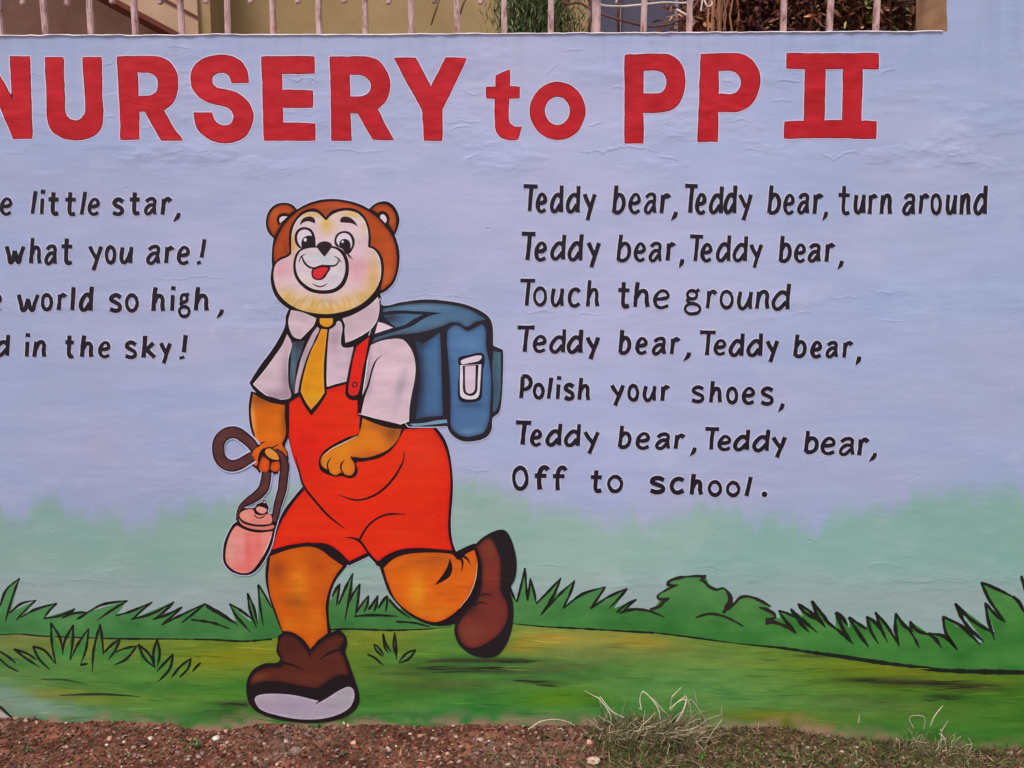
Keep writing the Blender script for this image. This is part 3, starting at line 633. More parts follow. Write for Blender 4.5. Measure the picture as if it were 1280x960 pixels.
# single brush marks left in the green
bm_ = Build()
for k in range(420):
    x0 = random.uniform(-60, 1340); hz_ = float(np.interp(x0, [p[0] for p in horizon], [p[1] for p in horizon])); y0 = hz_ + 6 + random.random() * (895 - hz_)
    L_ = random.uniform(14, 60); sl = random.uniform(-.08, .12)
    c0 = meadow_colour(np.array([x0 + L_ / 2]), np.array([y0]))[0] * random.uniform(.84, 1.14) + np.array([random.uniform(-8, 14), random.uniform(-4, 8), random.uniform(-8, 8)])
    bm_.stroke([(x0, y0), (x0 + L_ * .5, y0 + L_ * sl * .5 + random.uniform(-1.5, 1.5)), (x0 + L_, y0 + L_ * sl)], [.3, random.uniform(.8, 2.4), random.uniform(.6, 1.8), .2], tuple(np.clip(c0, 0, 255)), step=5, jitter=.6, y=-.0006 - .000004 * (k % 40))
for (xa, xb, yy, n_) in ((528, 680, 826, 9), (515, 650, 835, 8), (640, 705, 852, 4), (268, 320, 880, 5), (1040, 1190, 852, 9), (1150, 1250, 859, 6), (1150, 1205, 871, 3)):
    for q in range(n_):
        x0 = random.uniform(xa, xb - 25); L_ = random.uniform(20, (xb - xa) * .5); y0 = yy + random.gauss(0, 1.8)
        bm_.stroke([(x0, y0), (x0 + L_ * .5, y0 + random.uniform(-1, 1)), (x0 + L_, y0 + random.uniform(-1, 1.5))], [.2, 1.3, 1.1, .2], random.choice([(44, 46, 30), (60, 62, 34), (36, 38, 26)]), step=4, jitter=.7, y=-.0008 - .000006 * q)
tag(bm_.build('brush_mark', M_GRASS, MEADOW), kind='stuff')

def blades(name, reg, lst, wmax, parent, col=GINK):
    b = Build()
    for L_ in lst:
        P = reg(L_)
        ln_ = sum(math.dist(P[i][:2], P[i + 1][:2]) for i in range(len(P) - 1))
        n_ = len(P)
        if n_ <= 3: wl = [wmax * .8, wmax * 1.1, wmax * 1.2, wmax * 1.05, wmax * .35]
        else: wl = [wmax * .5] + [wmax * random.uniform(.7, 1.1) for _ in range(n_)] + [wmax * .35]
        b.stroke(P, wl, col, sharp=True if n_ > 3 else False, jitter=.45, step=2.5)
        LAYER[0] -= 1; LAYER[0] += random.choice((0, 0, 1))
    return b.build(name, M_INK, parent)
Lsave = LAYER[0]
blades('blade_outline', G1, [
 [(0,215),(30,140),(92,85)],[(92,85),(60,170),(25,290)],[(45,250),(100,205),(170,188)],[(170,188),(130,225),(75,285)],[(100,270),(160,235),(268,202)],[(268,202),(235,235),(205,275)],
 [(205,275),(280,262),(352,228)],[(352,228),(330,250),(290,275)],[(290,272),(350,250),(415,245)],[(415,245),(390,262),(360,280)],[(410,248),(480,210),(600,190)],[(600,190),(520,240),(455,285)],
 [(545,262),(620,240),(717,197)],[(717,197),(670,235),(618,285)],[(618,280),(720,250),(820,195)],[(820,195),(770,245),(720,280)],[(720,280),(790,255),(858,220)],[(858,220),(810,265),(760,305)],
 [(760,305),(850,260),(965,205)],[(965,205),(900,260),(855,295)],[(960,205),(1040,250),(1110,295)],[(970,220),(1060,270),(1120,305)],[(900,280),(1000,295),(1085,325)],[(1080,205),(1110,260),(1180,340)],
 [(1080,205),(1130,235),(1190,280)],[(1165,155),(1175,230),(1208,320)],[(1165,155),(1195,225),(1212,300)],[(1215,115),(1222,200),(1240,310)],[(1215,115),(1250,170),(1278,225)],
 ], 2.6, BANK)
blades('blade_outline', G2, [
 [(45,170),(62,140),(75,120)],[(75,120),(70,160),(62,205)],[(70,200),(100,130),(125,80)],[(125,80),(112,170),(95,260)],[(110,190),(132,150),(152,120)],[(152,120),(145,180),(135,245)],
 [(140,230),(165,190),(185,165)],[(185,165),(180,200),(168,228)],[(185,220),(205,190),(220,165)],[(220,165),(215,200),(205,228)],[(222,215),(240,185),(255,165)],[(255,168),(255,200),(250,228)],[(262,180),(300,220),(345,252)],[(130,245),(200,240),(300,245)],[(290,265),(360,270),(420,285)],
 [(722,130),(735,165),(750,190)],[(750,190),(768,120),(780,60)],[(780,60),(785,120),(790,185)],[(790,185),(797,140),(800,100)],[(800,100),(815,150),(825,200)],[(825,195),(870,150),(918,98)],[(918,98),(890,165),(840,240)],
 [(845,235),(910,165),(970,108)],[(970,108),(950,165),(925,215)],[(925,215),(1000,160),(1087,132)],[(1087,132),(1062,170),(1030,215)],[(1030,215),(1100,170),(1170,138)],[(1170,138),(1140,175),(1100,215)],[(1130,230),(1165,200),(1205,180)],[(1205,180),(1180,200),(1150,230)],[(1140,232),(1200,218),(1270,225)]], 2.8, BANK)
blades('blade_outline', G3, [
 [(1060,500),(1000,430),(950,360)],[(950,360),(1000,375),(1060,405)],[(1025,350),(1100,420),(1190,495)],[(1025,350),(1080,430),(1140,495)],[(1070,318),(1150,370),(1240,465)],[(1070,318),(1110,370),(1190,420)],[(1155,300),(1210,370),(1280,460)],[(1155,300),(1190,390),(1240,460)]], 3.4, BANK)
blades('blade_outline', G4, [
 [(0,330),(60,420),(140,485)],[(130,475),(180,520),(230,565)],[(120,370),(170,480),(225,565)],[(120,370),(150,390),(195,450)],[(200,400),(270,510),(325,585)],[(200,400),(260,440),(315,475)],[(310,395),(340,490),(385,565)],[(310,395),(360,430),(395,480)],
 [(365,370),(400,470),(440,555)],[(365,370),(440,460),(510,575)],[(490,375),(488,470),(510,580)],[(490,375),(540,450),(600,490)],[(550,450),(600,520),(635,590)],[(580,425),(620,480),(700,510)],[(680,500),(730,530),(775,592)],[(580,425),(582,450),(592,475)],
 [(690,500),(790,520),(870,600)],[(780,395),(800,500),(870,605)],[(780,395),(900,460),(1010,570)],[(855,315),(920,440),(1035,555)],[(855,315),(960,420),(1100,500)],[(1040,310),(1060,420),(1100,545)],[(1040,310),(1100,380),(1160,430)],[(1015,185),(1070,300),(1165,430)],
 [(1015,185),(1130,235),(1220,280)],[(1210,272),(1250,310),(1285,380)],[(1262,145),(1280,210),(1290,270)]], 3.6, BANK)
BR = (40, 34, 32)
bs_ = Build()
bs_.stroke(G3([(0,372),(20,352),(100,350),(170,368),(250,400)]), [1.4, 2.2, 2.2, 3.4, 1.0], BR, jitter=.4)
bs_.stroke(G3([(158,352),(215,335),(250,298),(275,284),(222,290),(205,272),(250,238),(325,202)]), [2, 3.6, 5.0, 2.2, 4.5, 2.2, 2.6, 2.0], BR, jitter=.4)
bs_.stroke(G3([(335,204),(268,198),(285,175),(350,156),(440,147),(505,152)]), [1.2, 4.2, 3.6, 2.6, 3.0, 4.0], BR, jitter=.4)
bs_.stroke(G3([(470,165),(500,185),(520,210),(570,230),(610,222),(640,250),(655,290),(640,330),(610,375)]), [4.5, 4.5, 4.0, 3.0, 2.8, 4.4, 6.5, 7.5, 4.0], BR, jitter=.4)
bs_.stroke(G3([(630,355),(680,315),(715,280),(760,272),(820,290),(905,335)]), [4.0, 4.4, 3.2, 3.0, 4.6, 1.4], BR, jitter=.4)
bs_.stroke(G3([(830,340),(880,355),(930,395),(880,415)]), [2.0, 4.6, 3.6, 3.0], BR, jitter=.4)
bs_.stroke(G3([(870,425),(920,430),(990,455),(1060,502)]), [8.0, 6.0, 3.6, 1.6], BR, jitter=.4)
bs_.stroke(G3([(440,402),(520,380),(600,390),(670,420),(735,457)]), [1.4, 3.6, 3.4, 2.8, 1.6], BR, jitter=.4)
o = bs_.build('bush_outline', M_INK, BANK)

# green clumps under the front tufts, and their outlines
def tuft_fill(reg, poly, col):
    b = Build(); b.fill(reg(poly), {'base': col, 'mottle': .25}); return b
TG = (62, 120, 56)
tf = Build()
def fade_green(col, y0, y1):
    def f(x, y):
        w_ = np.clip((y - y0) / (y1 - y0), 0, 1)[:, None]; m_ = meadow_colour(x, y)
        return (np.array(col) + (fbm(x * .08, y * .08, 77, 3) - .5)[:, None] * 30) * (1 - w_) + m_ * w_
    return f
tf.fill(G1([(0,470,1),(60,475),(150,470),(155,405,1),(235,460),(240,295,1),(298,420),(345,305,1),(345,420),(418,322,1),(400,470),(435,480),(472,300,1),(490,430),(565,370,1),(545,430),(640,405,1),(560,485),(500,520),(300,560),(120,545),(0,520)]), fade_green(TG, 815, 838))
tf.fill(G1([(650,395,1),(715,460),(740,370,1),(755,470),(815,442,1),(800,500),(870,490),(900,462,1),(880,540),(760,590),(690,560)]), fade_green((60, 122, 52), 822, 846))
tf.fill(G2([(180,390,1),(225,410),(205,350,1),(250,380),(240,310,1),(275,370),(285,305,1),(296,400),(365,372,1),(310,425),(290,450),(240,450)]), fade_green((70, 126, 52), 815, 834))
tf.build('grass_tuft', M_GRASS, MEADOW)
blades('blade_outline', G1, [
 [(0,430),(40,455),(75,485)],[(0,465),(40,500),(90,525)],[(65,418),(130,440),(175,470)],[(65,418),(120,460),(190,505)],[(155,405),(210,425),(262,488)],[(155,405),(185,465),(235,515)],[(240,295),(246,400),(264,488)],[(240,295),(280,360),(298,440)],
 [(345,305),(305,380),(295,445)],[(345,305),(342,390),(330,470)],[(418,322),(370,390),(332,470)],[(418,322),(405,420),(378,495)],[(378,495),(395,490),(415,488)],[(472,300),(442,420),(435,525)],[(472,300),(482,380),(487,445)],[(485,440),(530,395),(565,370)],
 [(565,370),(545,420),(510,470)],[(535,435),(590,415),(645,403)],[(645,403),(595,465),(540,492)],
 [(650,395),(705,445),(732,512)],[(650,395),(680,460),(728,505)],[(740,370),(722,440),(730,505)],[(740,370),(752,440),(740,505)],[(815,442),(770,490),(738,525)],[(815,442),(800,510),(742,575)],[(900,462),(850,500),(808,552)],[(900,462),(885,510),(845,552)],[(945,482),(925,502),(905,524)]], 2.6, MEADOW)
blades('blade_outline', G2, [[(240,310),(252,350),(272,382)],[(240,310),(246,360),(262,385)],[(285,305),(290,350),(292,410)],[(285,305),(280,350),(292,405)],[(205,350),(220,360),(245,395)],[(205,350),(215,375),(240,398)],[(180,390),(205,400),(242,432)],[(365,372),(330,385),(300,420)],[(365,372),(340,405),(300,424)]], 2.4, MEADOW)
gs = Build()
gs.stroke(G1([(195,560),(300,562),(410,584)]), [.6, 2.2, .5], (44, 66, 34)); gs.stroke(G1([(280,636),(450,630),(560,634),(660,642)]), [.8, 2.8, 2.6, .5], (36, 52, 34))
gs.fill([(-60, 855, 1), (0, 888), (16, 898), (34, 908, 1), (34, 975, 1), (-60, 975, 1)], {'base': (172, 158, 160)})
gs.stroke([(-60, 850)] + G1([(0,690),(50,735),(112,768)]), [3.2, 3.0, 3.4, 3.0, 1.5], (24, 26, 28))
gs.build('ground_stroke', M_INK, MEADOW)

# ================================================================== PAINTED BEAR
LAYER[0] = max(LAYER[0], Lsave) + 6
A, B, C, D, E, Fg, G, H = Reg(320,240,6), Reg(300,370,6.4), Reg(440,360,4.8), Reg(260,490,8), Reg(260,600,6.857), Reg(370,510,4.8), Reg(440,640,4.8), Reg(290,680,4.174)
sil_head = A([(308,130,1),(270,93),(210,80),(145,95),(98,140),(76,205),(78,265),(98,312),(133,348,1),(122,420),(118,500),(120,560),(110,640),(118,710),(145,780),(190,835),(245,875),(320,905),(420,930),(520,938),(620,930),(720,905),(800,875),(870,820),(930,768),(985,735),(1035,680),(1065,600),(1078,500),(1072,420),(1055,360),(1042,325,1),(1065,270),(1077,210),(1062,150),(1025,95),(975,70),(915,78),(870,105),(850,127,1),(800,100),(730,75),(660,60),(590,52),(510,55),(430,72),(370,95)])
sil_pack = C([(170,60,1),(185,104),(300,84),(450,68),(600,82),(700,105),(800,155),(840,210),(848,345,1),(905,370,1),(908,400),(905,560),(895,700),(880,750),(845,780),(838,850),(800,900),(700,922),(640,910),(590,870),(570,828,1),(500,832),(340,832,1),(150,600,1),(100,300,1)])
sil_torso = B([(395,95,1),(368,160),(362,230),(335,300),(250,440),(160,560),(75,695,1),(110,750),(180,810),(280,850),(370,858),(450,830),(700,960,1),(950,960,1)]) + C([(40,765,1),(130,800),(180,820),(260,835),(340,830),(352,800),(355,700),(375,600),(395,500),(390,430),(360,350),(330,300,1),(165,290,1),(182,100),(178,60),(160,20,1)]) + B([(1060,10,1),(700,150,1)])
sil_over = B([(375,850,1),(470,790,1),(700,735,1),(850,690,1)]) + C([(40,600,1),(45,740,1),(340,825,1),(490,830,1)]) + Fg([(840,113,1),(890,180),(920,260),(940,400),(942,500),(930,680),(938,790),(965,872,1),(860,864),(700,854),(600,877),(500,955,1),(437,890,1),(320,945,1)]) + E([(1097,672),(1000,605),(850,568),(700,585),(535,625,1),(545,580),(590,400),(650,260),(740,140),(815,52,1)]) + D([(905,800),(850,650),(805,460),(785,300),(790,130)])
sil_legL = H([(200,30,1),(180,100),(175,180),(195,280),(225,370),(268,475,1),(412,560,1),(520,470,1),(505,380),(507,300),(535,200),(605,105,1),(520,35),(440,0),(330,5)])
sil_legR = G([(160,310,1),(180,370),(220,480),(280,560),(350,620),(450,670),(530,682),(620,667),(700,605),(790,400),(760,200),(735,188),(625,236,1),(450,222),(260,232)])
sil_shoeL = H([(240,500),(242,478),(280,458),(340,470),(412,552,1),(450,500),(510,465),(560,448),(595,480),(600,530),(590,552),(612,620),(640,700),(664,780),(660,835),(620,882),(540,917),(440,931),(330,927),(220,907),(130,872),(92,830),(76,770),(80,710),(110,655),(170,622),(250,608),(233,560)])
sil_shoeR = G([(720,213,1),(780,155),(850,115),(910,105),(945,140),(975,220),(988,310),(977,400),(947,462),(965,540),(967,640),(947,740),(900,832),(850,867),(760,867),(690,837),(635,782),(613,710),(618,670),(600,650),(720,540),(770,400),(760,260)])
sil_armL = D([(432,-10,1),(412,100),(410,230),(425,350),(460,460),(478,510),(440,570),(425,650),(430,720),(490,770),(520,812),(590,822),(680,817),(730,800),(802,700),(800,600),(772,540),(808,440),(815,100,1)])
sil_armR = Fg([(385,40,1),(380,100),(375,150),(300,178),(200,233),(150,280),(137,330),(150,372),(190,397),(240,410),(280,407),(320,420),(357,407),(372,370),(362,326),(400,320),(500,297),(580,242),(640,145),(657,105,1)])
sil_bottle = E([(257,340),(248,260),(300,240),(400,235),(420,205),(468,185),(472,166),(497,166),(502,190),(522,230),(517,280),(560,290),(600,330),(577,430),(547,560),(500,662),(440,752),(380,802),(300,814),(200,782),(140,712),(130,640),(140,540),(170,460),(215,380)])
loopc = D([(470,560),(425,505),(360,450),(310,415),(255,400),(180,420),(118,485),(106,575),(122,655),(175,715),(245,737),(320,718),(385,680),(450,640)])
strap1 = D([(590,800)]) + E([(497,0),(478,70),(425,130),(350,180),(290,225),(262,280),(248,345)])
strap2 = D([(680,570),(735,630),(765,700),(765,790)]) + E([(647,0),(640,70),(618,150),(595,230),(582,300),(565,352)])
bear = Build()
for s_, w_ in ((sil_head, 2.6), (sil_torso, 2.4), (sil_over, 1.8), (sil_armL, 2.4)):
    bear.halo(s_, w_, HALO)
for s_ in (sil_over, sil_torso, sil_legL, sil_legR, sil_head): bear.fill(s_, INK)
BEAR = bear.build('painted_bear', M_FIG, WALL); BEAR['label'] = 'painted bear in red dungarees and yellow tie striding across the meadow'

# --- satchel on the back
W = (206, 190, 206)
BL = (76, 116, 152)
pk = Build(); pk.halo(sil_pack, 2.2, HALO); pk.fill(sil_pack, (36, 30, 40))
PACK = pk.build('painted_backpack', M_FIG, WALL)
b = Build()
b.fill(C([(187,124,1),(300,102),(450,90),(600,102),(700,127),(770,165),(803,188,1),(740,205),(690,232),(640,210),(590,208),(540,230),(400,268),(250,284),(118,325,1),(150,280),(180,200)]),
  {'base': (78, 112, 140), 'blobs': [C.b(350,115,200,18,(110,150,176),.6), C.b(600,150,150,30,(70,108,145),.6), C.b(300,270,150,25,(78,100,124),.7,-10), C.b(760,180,60,20,(60,90,130),.6)], 'edge': (40, 44, 60), 'edge': ((40, 44, 60), 2.5, .5)})
b.fill(C([(160,150,1),(250,135),(350,137),(440,141),(542,150,1),(455,172),(360,228),(280,256),(130,300,1)]), (34, 30, 42))
b.fill(C([(190,165,1),(300,154),(425,160,1),(370,187),(320,220),(265,236,1),(225,205)]), {'base': (70, 104, 134), 'blobs': [C.b(230,180,60,30,(40,44,60),.8)]})
b.build('flap', M_FIG, PACK)
b = Build()
b.fill(C([(380,318,1),(430,330),(480,300),(528,262,1),(535,400),(540,600),(545,765,1),(450,775),(385,785,1),(398,650),(408,550),(402,430)]), {'base': (62, 98, 138), 'blobs': [C.b(400,550,35,240,(34,36,56),.95), C.b(500,450,50,150,(72,112,150),.5), C.b(410,340,60,25,(44,50,70),.6)], 'edge': ((40, 50, 74), 3, .5)})
b.fill(C([(345,815,1),(440,808),(500,795),(568,788,1),(573,808,1),(450,822),(370,827)]), {'base': (112, 146, 172)})
b.build('side_panel', M_FIG, PACK)
b = Build()
b.fill(C([(849,377,1),(893,388,1),(893,500),(888,650),(870,725),(845,747,1),(848,600),(842,480)]), {'base': (64, 92, 108), 'blobs': [C.b(850,600,25,120,(48,72,92),.6), C.b(885,450,10,100,(96,124,134),.5)]})
b.build('side_pocket', M_FIG, PACK)
b = Build()
b.fill(C([(572,255,1),(610,225),(650,230),(690,257),(740,237),(785,220),(803,260),(805,350),(825,450),(835,550),(830,700),(820,800),(790,865),(740,885),(690,893),(635,875),(595,830),(592,700),(590,600),(580,450),(570,330)]),
  {'base': (72, 108, 150), 'blobs': [C.b(700,650,90,120,(62,100,148),.6), C.b(700,330,80,60,(92,134,176),.6), C.b(700,860,90,25,(110,140,170),.5), C.b(710,700,80,20,(50,60,90),.6)], 'edge': ((44, 58, 86), 2.5, .55)})
b.build('front_pocket', M_FIG, PACK)
b = Build()
b.fill(C([(640,420),(700,402),(780,390),(797,430),(786,500),(782,600),(775,662),(740,683),(650,677),(635,600),(645,480)]), (28, 22, 34))
b.fill(C([(652,438),(700,417),(776,406),(766,434),(700,450),(657,456)]), (214, 196, 214))
b.fill(C([(650,462,1),(776,458,1),(770,560),(762,640),(742,664),(660,657),(648,600)]), (220, 204, 220))
b.fill(C([(664,466,1),(760,460,1),(754,560),(750,620),(727,645),(690,643),(668,620),(666,540)]), (28, 22, 34))
b.fill(C([(678,470,1),(742,465,1),(740,560),(735,615),(715,632),(690,628),(680,600)]), (206, 186, 204))
b.build('buckle', M_FIG, PACK)

# --- head
BRN = (172, 70, 22)
def ear(shape, dark, white, gold):
    b = Build(); b.fill(A(shape), {'base': BRN, 'blobs': gold, 'edge': ((96, 34, 22), 2.0, .6)}); b.fill(A(dark), INK); b.fill(A(white), (226, 200, 214)); return b.build('ear', M_FIG, BEAR)
ear([(292,133,1),(250,102),(205,95),(150,112),(111,154),(92,207),(94,258),(114,305),(140,333,1),(165,285),(205,222),(250,170)], [(170,252,1),(155,210),(172,172),(215,156),(262,172,1),(220,210)], [(182,232,1),(176,205),(194,184),(236,184,1),(208,212)], [A.b(130,160,40,40,(200,100,40),.7)])
ear([(868,130,1),(905,100),(960,90),(1008,112),(1040,157),(1053,210),(1048,265),(1035,302,1),(1000,250),(950,185)], [(905,178,1),(925,148),(960,143),(992,168),(1002,212),(988,248,1),(945,215)], [(930,192,1),(936,172),(955,167),(976,190),(982,215),(970,234,1)], [A.b(1030,200,30,60,(196,96,38),.6)])
b = Build()
b.fill(A([(138,520,1),(134,440),(150,370),(185,292),(240,214),(310,150),(380,110),(450,86),(520,73),(600,70),(680,82),(750,101),(830,138),(900,185),(960,248),(1013,320),(1045,400),(1057,490),(1049,590),(1020,668),(960,728),(937,738,1),(800,640,1),(500,650,1),(250,600,1)]),
  {'base': BRN, 'blobs': [A.b(620,95,150,35,(196,84,36),.7), A.b(1000,450,60,180,(186,84,34),.6), A.b(560,130,60,30,(120,70,70),.5), A.b(230,350,40,120,(170,60,22),.5), A.b(860,330,60,100,(166,70,22),.5), A.b(225,440,30,60,(110,50,40),.5), A.b(985,620,50,90,(196,100,50),.5)], 'edge': ((110, 40, 22), 2.2, .6)})
b.build('head', M_FIG, BEAR)
OC = (208, 168, 88)
b = Build()
b.fill(A([(128,540,1),(180,492),(235,470),(250,448),(247,380),(250,300),(270,240),(310,180),(350,145),(400,125),(450,125),(490,150),(525,190,1),(560,150),(620,125),(700,118),(770,140),(820,190),(850,260),(863,340),(860,403,1),(900,420),(945,480),(960,560),(955,640),(940,710),(928,755,1),(870,815),(790,870),(700,905),(600,928),(520,934),(420,926),(320,902),(245,872),(190,832),(148,780),(122,710),(114,640),(120,580)]), INK)
b.fill(A([(150,540),(190,507),(245,484),(266,460,1),(266,400),(268,330),(285,260),(320,200),(365,162),(420,148),(465,158),(500,190),(527,215,1),(560,180),(610,152),(690,140),(760,160),(805,205),(832,270),(843,350),(840,412,1),(885,432),(920,480),(936,560),(931,650),(905,720),(860,780),(790,840),(700,883),(600,908),(520,915),(420,905),(330,882),(262,848),(202,800),(157,735),(136,660),(134,600)]),
  {'base': (212, 188, 196), 'blobs': [A.b(520,900,420,75,OC,1.0), A.b(250,800,110,70,OC,.8,30), A.b(880,650,55,170,OC,.85), A.b(800,790,120,60,OC,.7,-30), A.b(420,830,90,60,(212,176,96),.6), A.b(700,820,90,70,(212,176,110),.6),
     A.b(275,360,22,110,OC,.85), A.b(270,420,40,50,(212,150,90),.5), A.b(440,165,90,25,OC,.7), A.b(525,240,42,60,(212,178,84),.9), A.b(720,165,110,32,(206,176,104),.8), A.b(820,260,30,60,(212,180,120),.6), A.b(360,170,50,30,(206,176,104),.6),
     A.b(195,570,75,85,(226,150,160),.75), A.b(760,580,90,110,(226,150,160),.75), A.b(560,270,60,50,(206,176,110),.4), A.b(860,460,40,40,(206,170,170),.5)] +
     [A.b(300 + 62 * i + random.uniform(-14, 14), 850 - 16 * math.sin(i * .9) , 9, 48, ((226, 200, 176) if i % 2 else (190, 146, 60)), .55, 24 - i * 6) for i in range(9)] + [A.b(240 + 58 * i + random.uniform(-12, 12), 800 + 34 * math.sin(i * .31) + random.uniform(-14, 14), 7, 40, ((228, 204, 184) if i % 2 else (196, 154, 74)), .6, (38 if i < 5 else -38)) for i in range(11)], 'mottle': .06}, spacing=1.5)
b.build('face', M_FIG, BEAR)
b = Build()
b.stroke(A([(846,428),(888,440),(922,490),(936,560),(931,650),(908,712)]), [.5, .9, .9, .8, .4], (240, 228, 224))
b.stroke(A([(268,330),(285,262),(318,204),(362,166)]), [.4, 1.0, 1.0, .5], (236, 224, 216)); b.stroke(A([(760,158),(805,205),(832,270),(843,350)]), [.4, 1.1, 1.1, .6], (236, 226, 220))
b.build('highlight', M_FIG, BEAR)
def eye(ring, white, pupil, glint):
    b = Build(); b.fill(A(ring), INK); b.fill(A(white), (218, 200, 214)); b.fill(A(pupil), (30, 22, 30)); b.disc(*glint, (206, 210, 224)); b.build('eye', M_FIG, BEAR)
eye([(290,350),(300,300),(335,268),(380,265),(420,285),(442,330),(448,380),(450,412,1),(400,425),(340,425),(305,400)], [(310,345),(320,305),(350,283),(385,285),(412,305),(420,330,1),(390,330),(355,350),(340,390),(345,418,1),(322,390)],
    [(342,385),(350,350),(385,328),(425,332),(446,370),(448,412,1),(400,425),(355,418)], (320+370/6, 240+358/6, 2.0, 2.3))
eye([(588,370),(605,318),(650,294),(700,300),(735,340),(741,385),(722,435),(690,468),(665,450),(650,425,1),(600,405)], [(604,370),(618,328),(655,308),(695,318),(718,355),(722,400),(705,430,1),(705,380),(680,355),(640,358),(625,385),(628,410,1)],
    [(626,395),(640,362),(675,352),(704,375),(712,410),(700,440),(680,462),(655,435)], (320+650/6, 240+373/6, 1.7, 1.5))
for L_ in ([(330,250,1),(342,212),(375,188),(420,186),(445,212),(442,237,1),(400,220),(365,224)], [(633,228,1),(634,200),(665,184),(710,194),(745,225),(764,258,1),(720,236),(670,230)]):
    Build().fill(A(L_), (44, 24, 32)).build('eyebrow', M_FIG, BEAR)
b = Build()
b.fill(A([(470,405),(400,412),(330,430),(293,480),(280,560),(296,640),(345,705),(410,748),(500,764),(590,752),(655,708),(690,635),(697,550),(678,472),(640,428),(560,402)]), INK)
b.fill(A([(450,418),(385,424),(335,445),(306,500),(300,570),(322,640),(370,693),(430,726),(500,737),(575,727),(630,690),(664,620),(671,550),(655,487),(620,442),(570,420),(520,430)]), {'base': (212, 196, 204), 'blobs': [A.b(380,680,90,50,(216,190,170),.5), A.b(500,500,110,40,(176,190,200),.7), A.b(600,650,60,60,(186,190,208),.5)]})
b.build('muzzle', M_FIG, BEAR)
Build().fill(A([(456,402),(485,376),(530,370),(566,388),(572,406),(546,446),(515,487,1),(485,452),(460,418)]), (40, 28, 34)).build('nose', M_FIG, BEAR)
b = Build()
b.fill(A([(416,592),(428,572),(490,550),(558,562),(542,604),(507,652),(460,662),(424,642)]), (60, 14, 26))
b.fill(A([(430,597),(450,578),(495,566),(540,572),(520,607),(490,645),(458,651),(433,632)]), {'base': (206, 42, 50)})
b.build('tongue', M_FIG, BEAR)
b = Build()
b.stroke(A([(342,478),(365,530),(400,562),(440,571),(490,553),(540,555),(590,552),(615,532),(626,500)]), [1.6, 2.4, 2.6, 2.4, 2.0, 2.4, 2.6, 2.0, 1.4], INK)
b.stroke(A([(326,527),(336,488),(370,465)]), [.8, 1.6, .8], INK); b.stroke(A([(588,480),(615,498),(640,528)]), [.8, 1.7, .8], INK)
b.stroke(A([(424,688),(470,709),(505,705),(536,684)]), [.6, 1.6, 1.5, .6], INK)
b.build('mouth', M_FIG, BEAR)
b = Build(); b.stroke(A([(672,455),(700,475),(727,508)]), [1.6, 1.4, .5], INK); b.stroke(A([(690,470),(700,490),(706,500)]), [1.2, .9, .4], INK); b.build('eyelash', M_FIG, BEAR)

# --- dungarees
b = Build()
b.fill(B([(388,858,1),(470,805,1),(700,745,1),(850,705,1)]) + C([(30,640,1),(38,765,1),(150,812),(300,838,1)]) + Fg([(640,128,1),(820,119,1),(860,170),(895,240),(918,330),(927,450),(915,650),(915,750),(937,852,1),(860,846),(740,838),(640,845),(560,872),(494,918,1),(425,868,1),(320,918,1),(250,850),(180,812),(100,808)]) + E([(850,535),(700,555),(550,595,1),(590,460),(640,340),(730,200),(825,85,1)]) + D([(935,900),(893,760),(848,640),(817,480),(802,350),(805,130)]),
  {'base': (232, 42, 6), 'blobs': [Fg.b(60,250,150,200,(200,26,18),.8), Fg.b(750,250,160,160,(214,52,30),.7), Fg.b(250,600,120,60,(206,26,10),.5,40), Fg.b(420,620,140,50,(210,28,10),.45,-20), Fg.b(600,760,100,60,(240,58,14),.5), Fg.b(500,650,250,150,(236,36,8),.6), Fg.b(880,600,60,250,(214,30,16),.6), Fg.b(500,180,120,60,(176,20,18),.55), Fg.b(100,860,100,40,(206,30,20),.5)], 'edge': ((170, 16, 18), 3.0, .5), 'mottle': .12}, spacing=3.0)
b.stroke(Fg([(-2,290),(20,380),(48,468),(120,562),(200,650),(295,724)]), [1, 2.4, 3.0, 3.0, 2.8, .8], INK)
b.stroke(Fg([(650,255),(645,310),(600,400),(520,490),(430,540),(350,550),(250,518)]), [.8, 2.4, 3.0, 3.0, 2.6, 2.2, .6], INK)
b.stroke(Fg([(378,795),(430,710),(490,660),(560,636),(660,637)]), [3.0, 2.6, 2.4, 2.6, .7], INK)
b.stroke(Fg([(298,776),(345,780),(385,800),(435,868),(495,940)]), [.8, 3.4, 3.0, 3.0, 4.0], INK)
b.build('dungarees', M_FIG, BEAR)
# --- shirt
SH = (200, 176, 188); SD = (150, 126, 142)
b = Build()
def hi_fill(pts, spec, w=.9):
    b.fill(pts, (236, 222, 232)); lp = smooth_loop(pts, 2.0); P_ = np.array(lp)
    tn = np.roll(P_, -1, 0) - np.roll(P_, 1, 0); nm = np.stack([-tn[:, 1], tn[:, 0]], 1); nm /= np.maximum(np.linalg.norm(nm, axis=1), 1e-6)[:, None]
    ar = 0.5 * np.sum(P_[:, 0] * np.roll(P_[:, 1], -1) - np.roll(P_[:, 0], -1) * P_[:, 1])
    if ar < 0: nm = -nm
    amt = w * np.clip(0.45 + 0.8 * (nm @ np.array([0.35, -0.75])) + 0.5 * np.sin(np.arange(len(P_)) * .11), .05, 1.1)
    Q = P_ + nm * amt[:, None]
    b.fill([tuple(q) for q in Q], spec, straight=True)
hi_fill(B([(410,112,1),(500,130),(612,178,1),(590,235),(540,290),(485,345,1),(430,325),(400,270),(388,200)]), {'base': SH, 'blobs': [B.b(500,170,60,40,(176,156,168),.7), B.b(450,220,60,60,(206,184,196),.4)]})
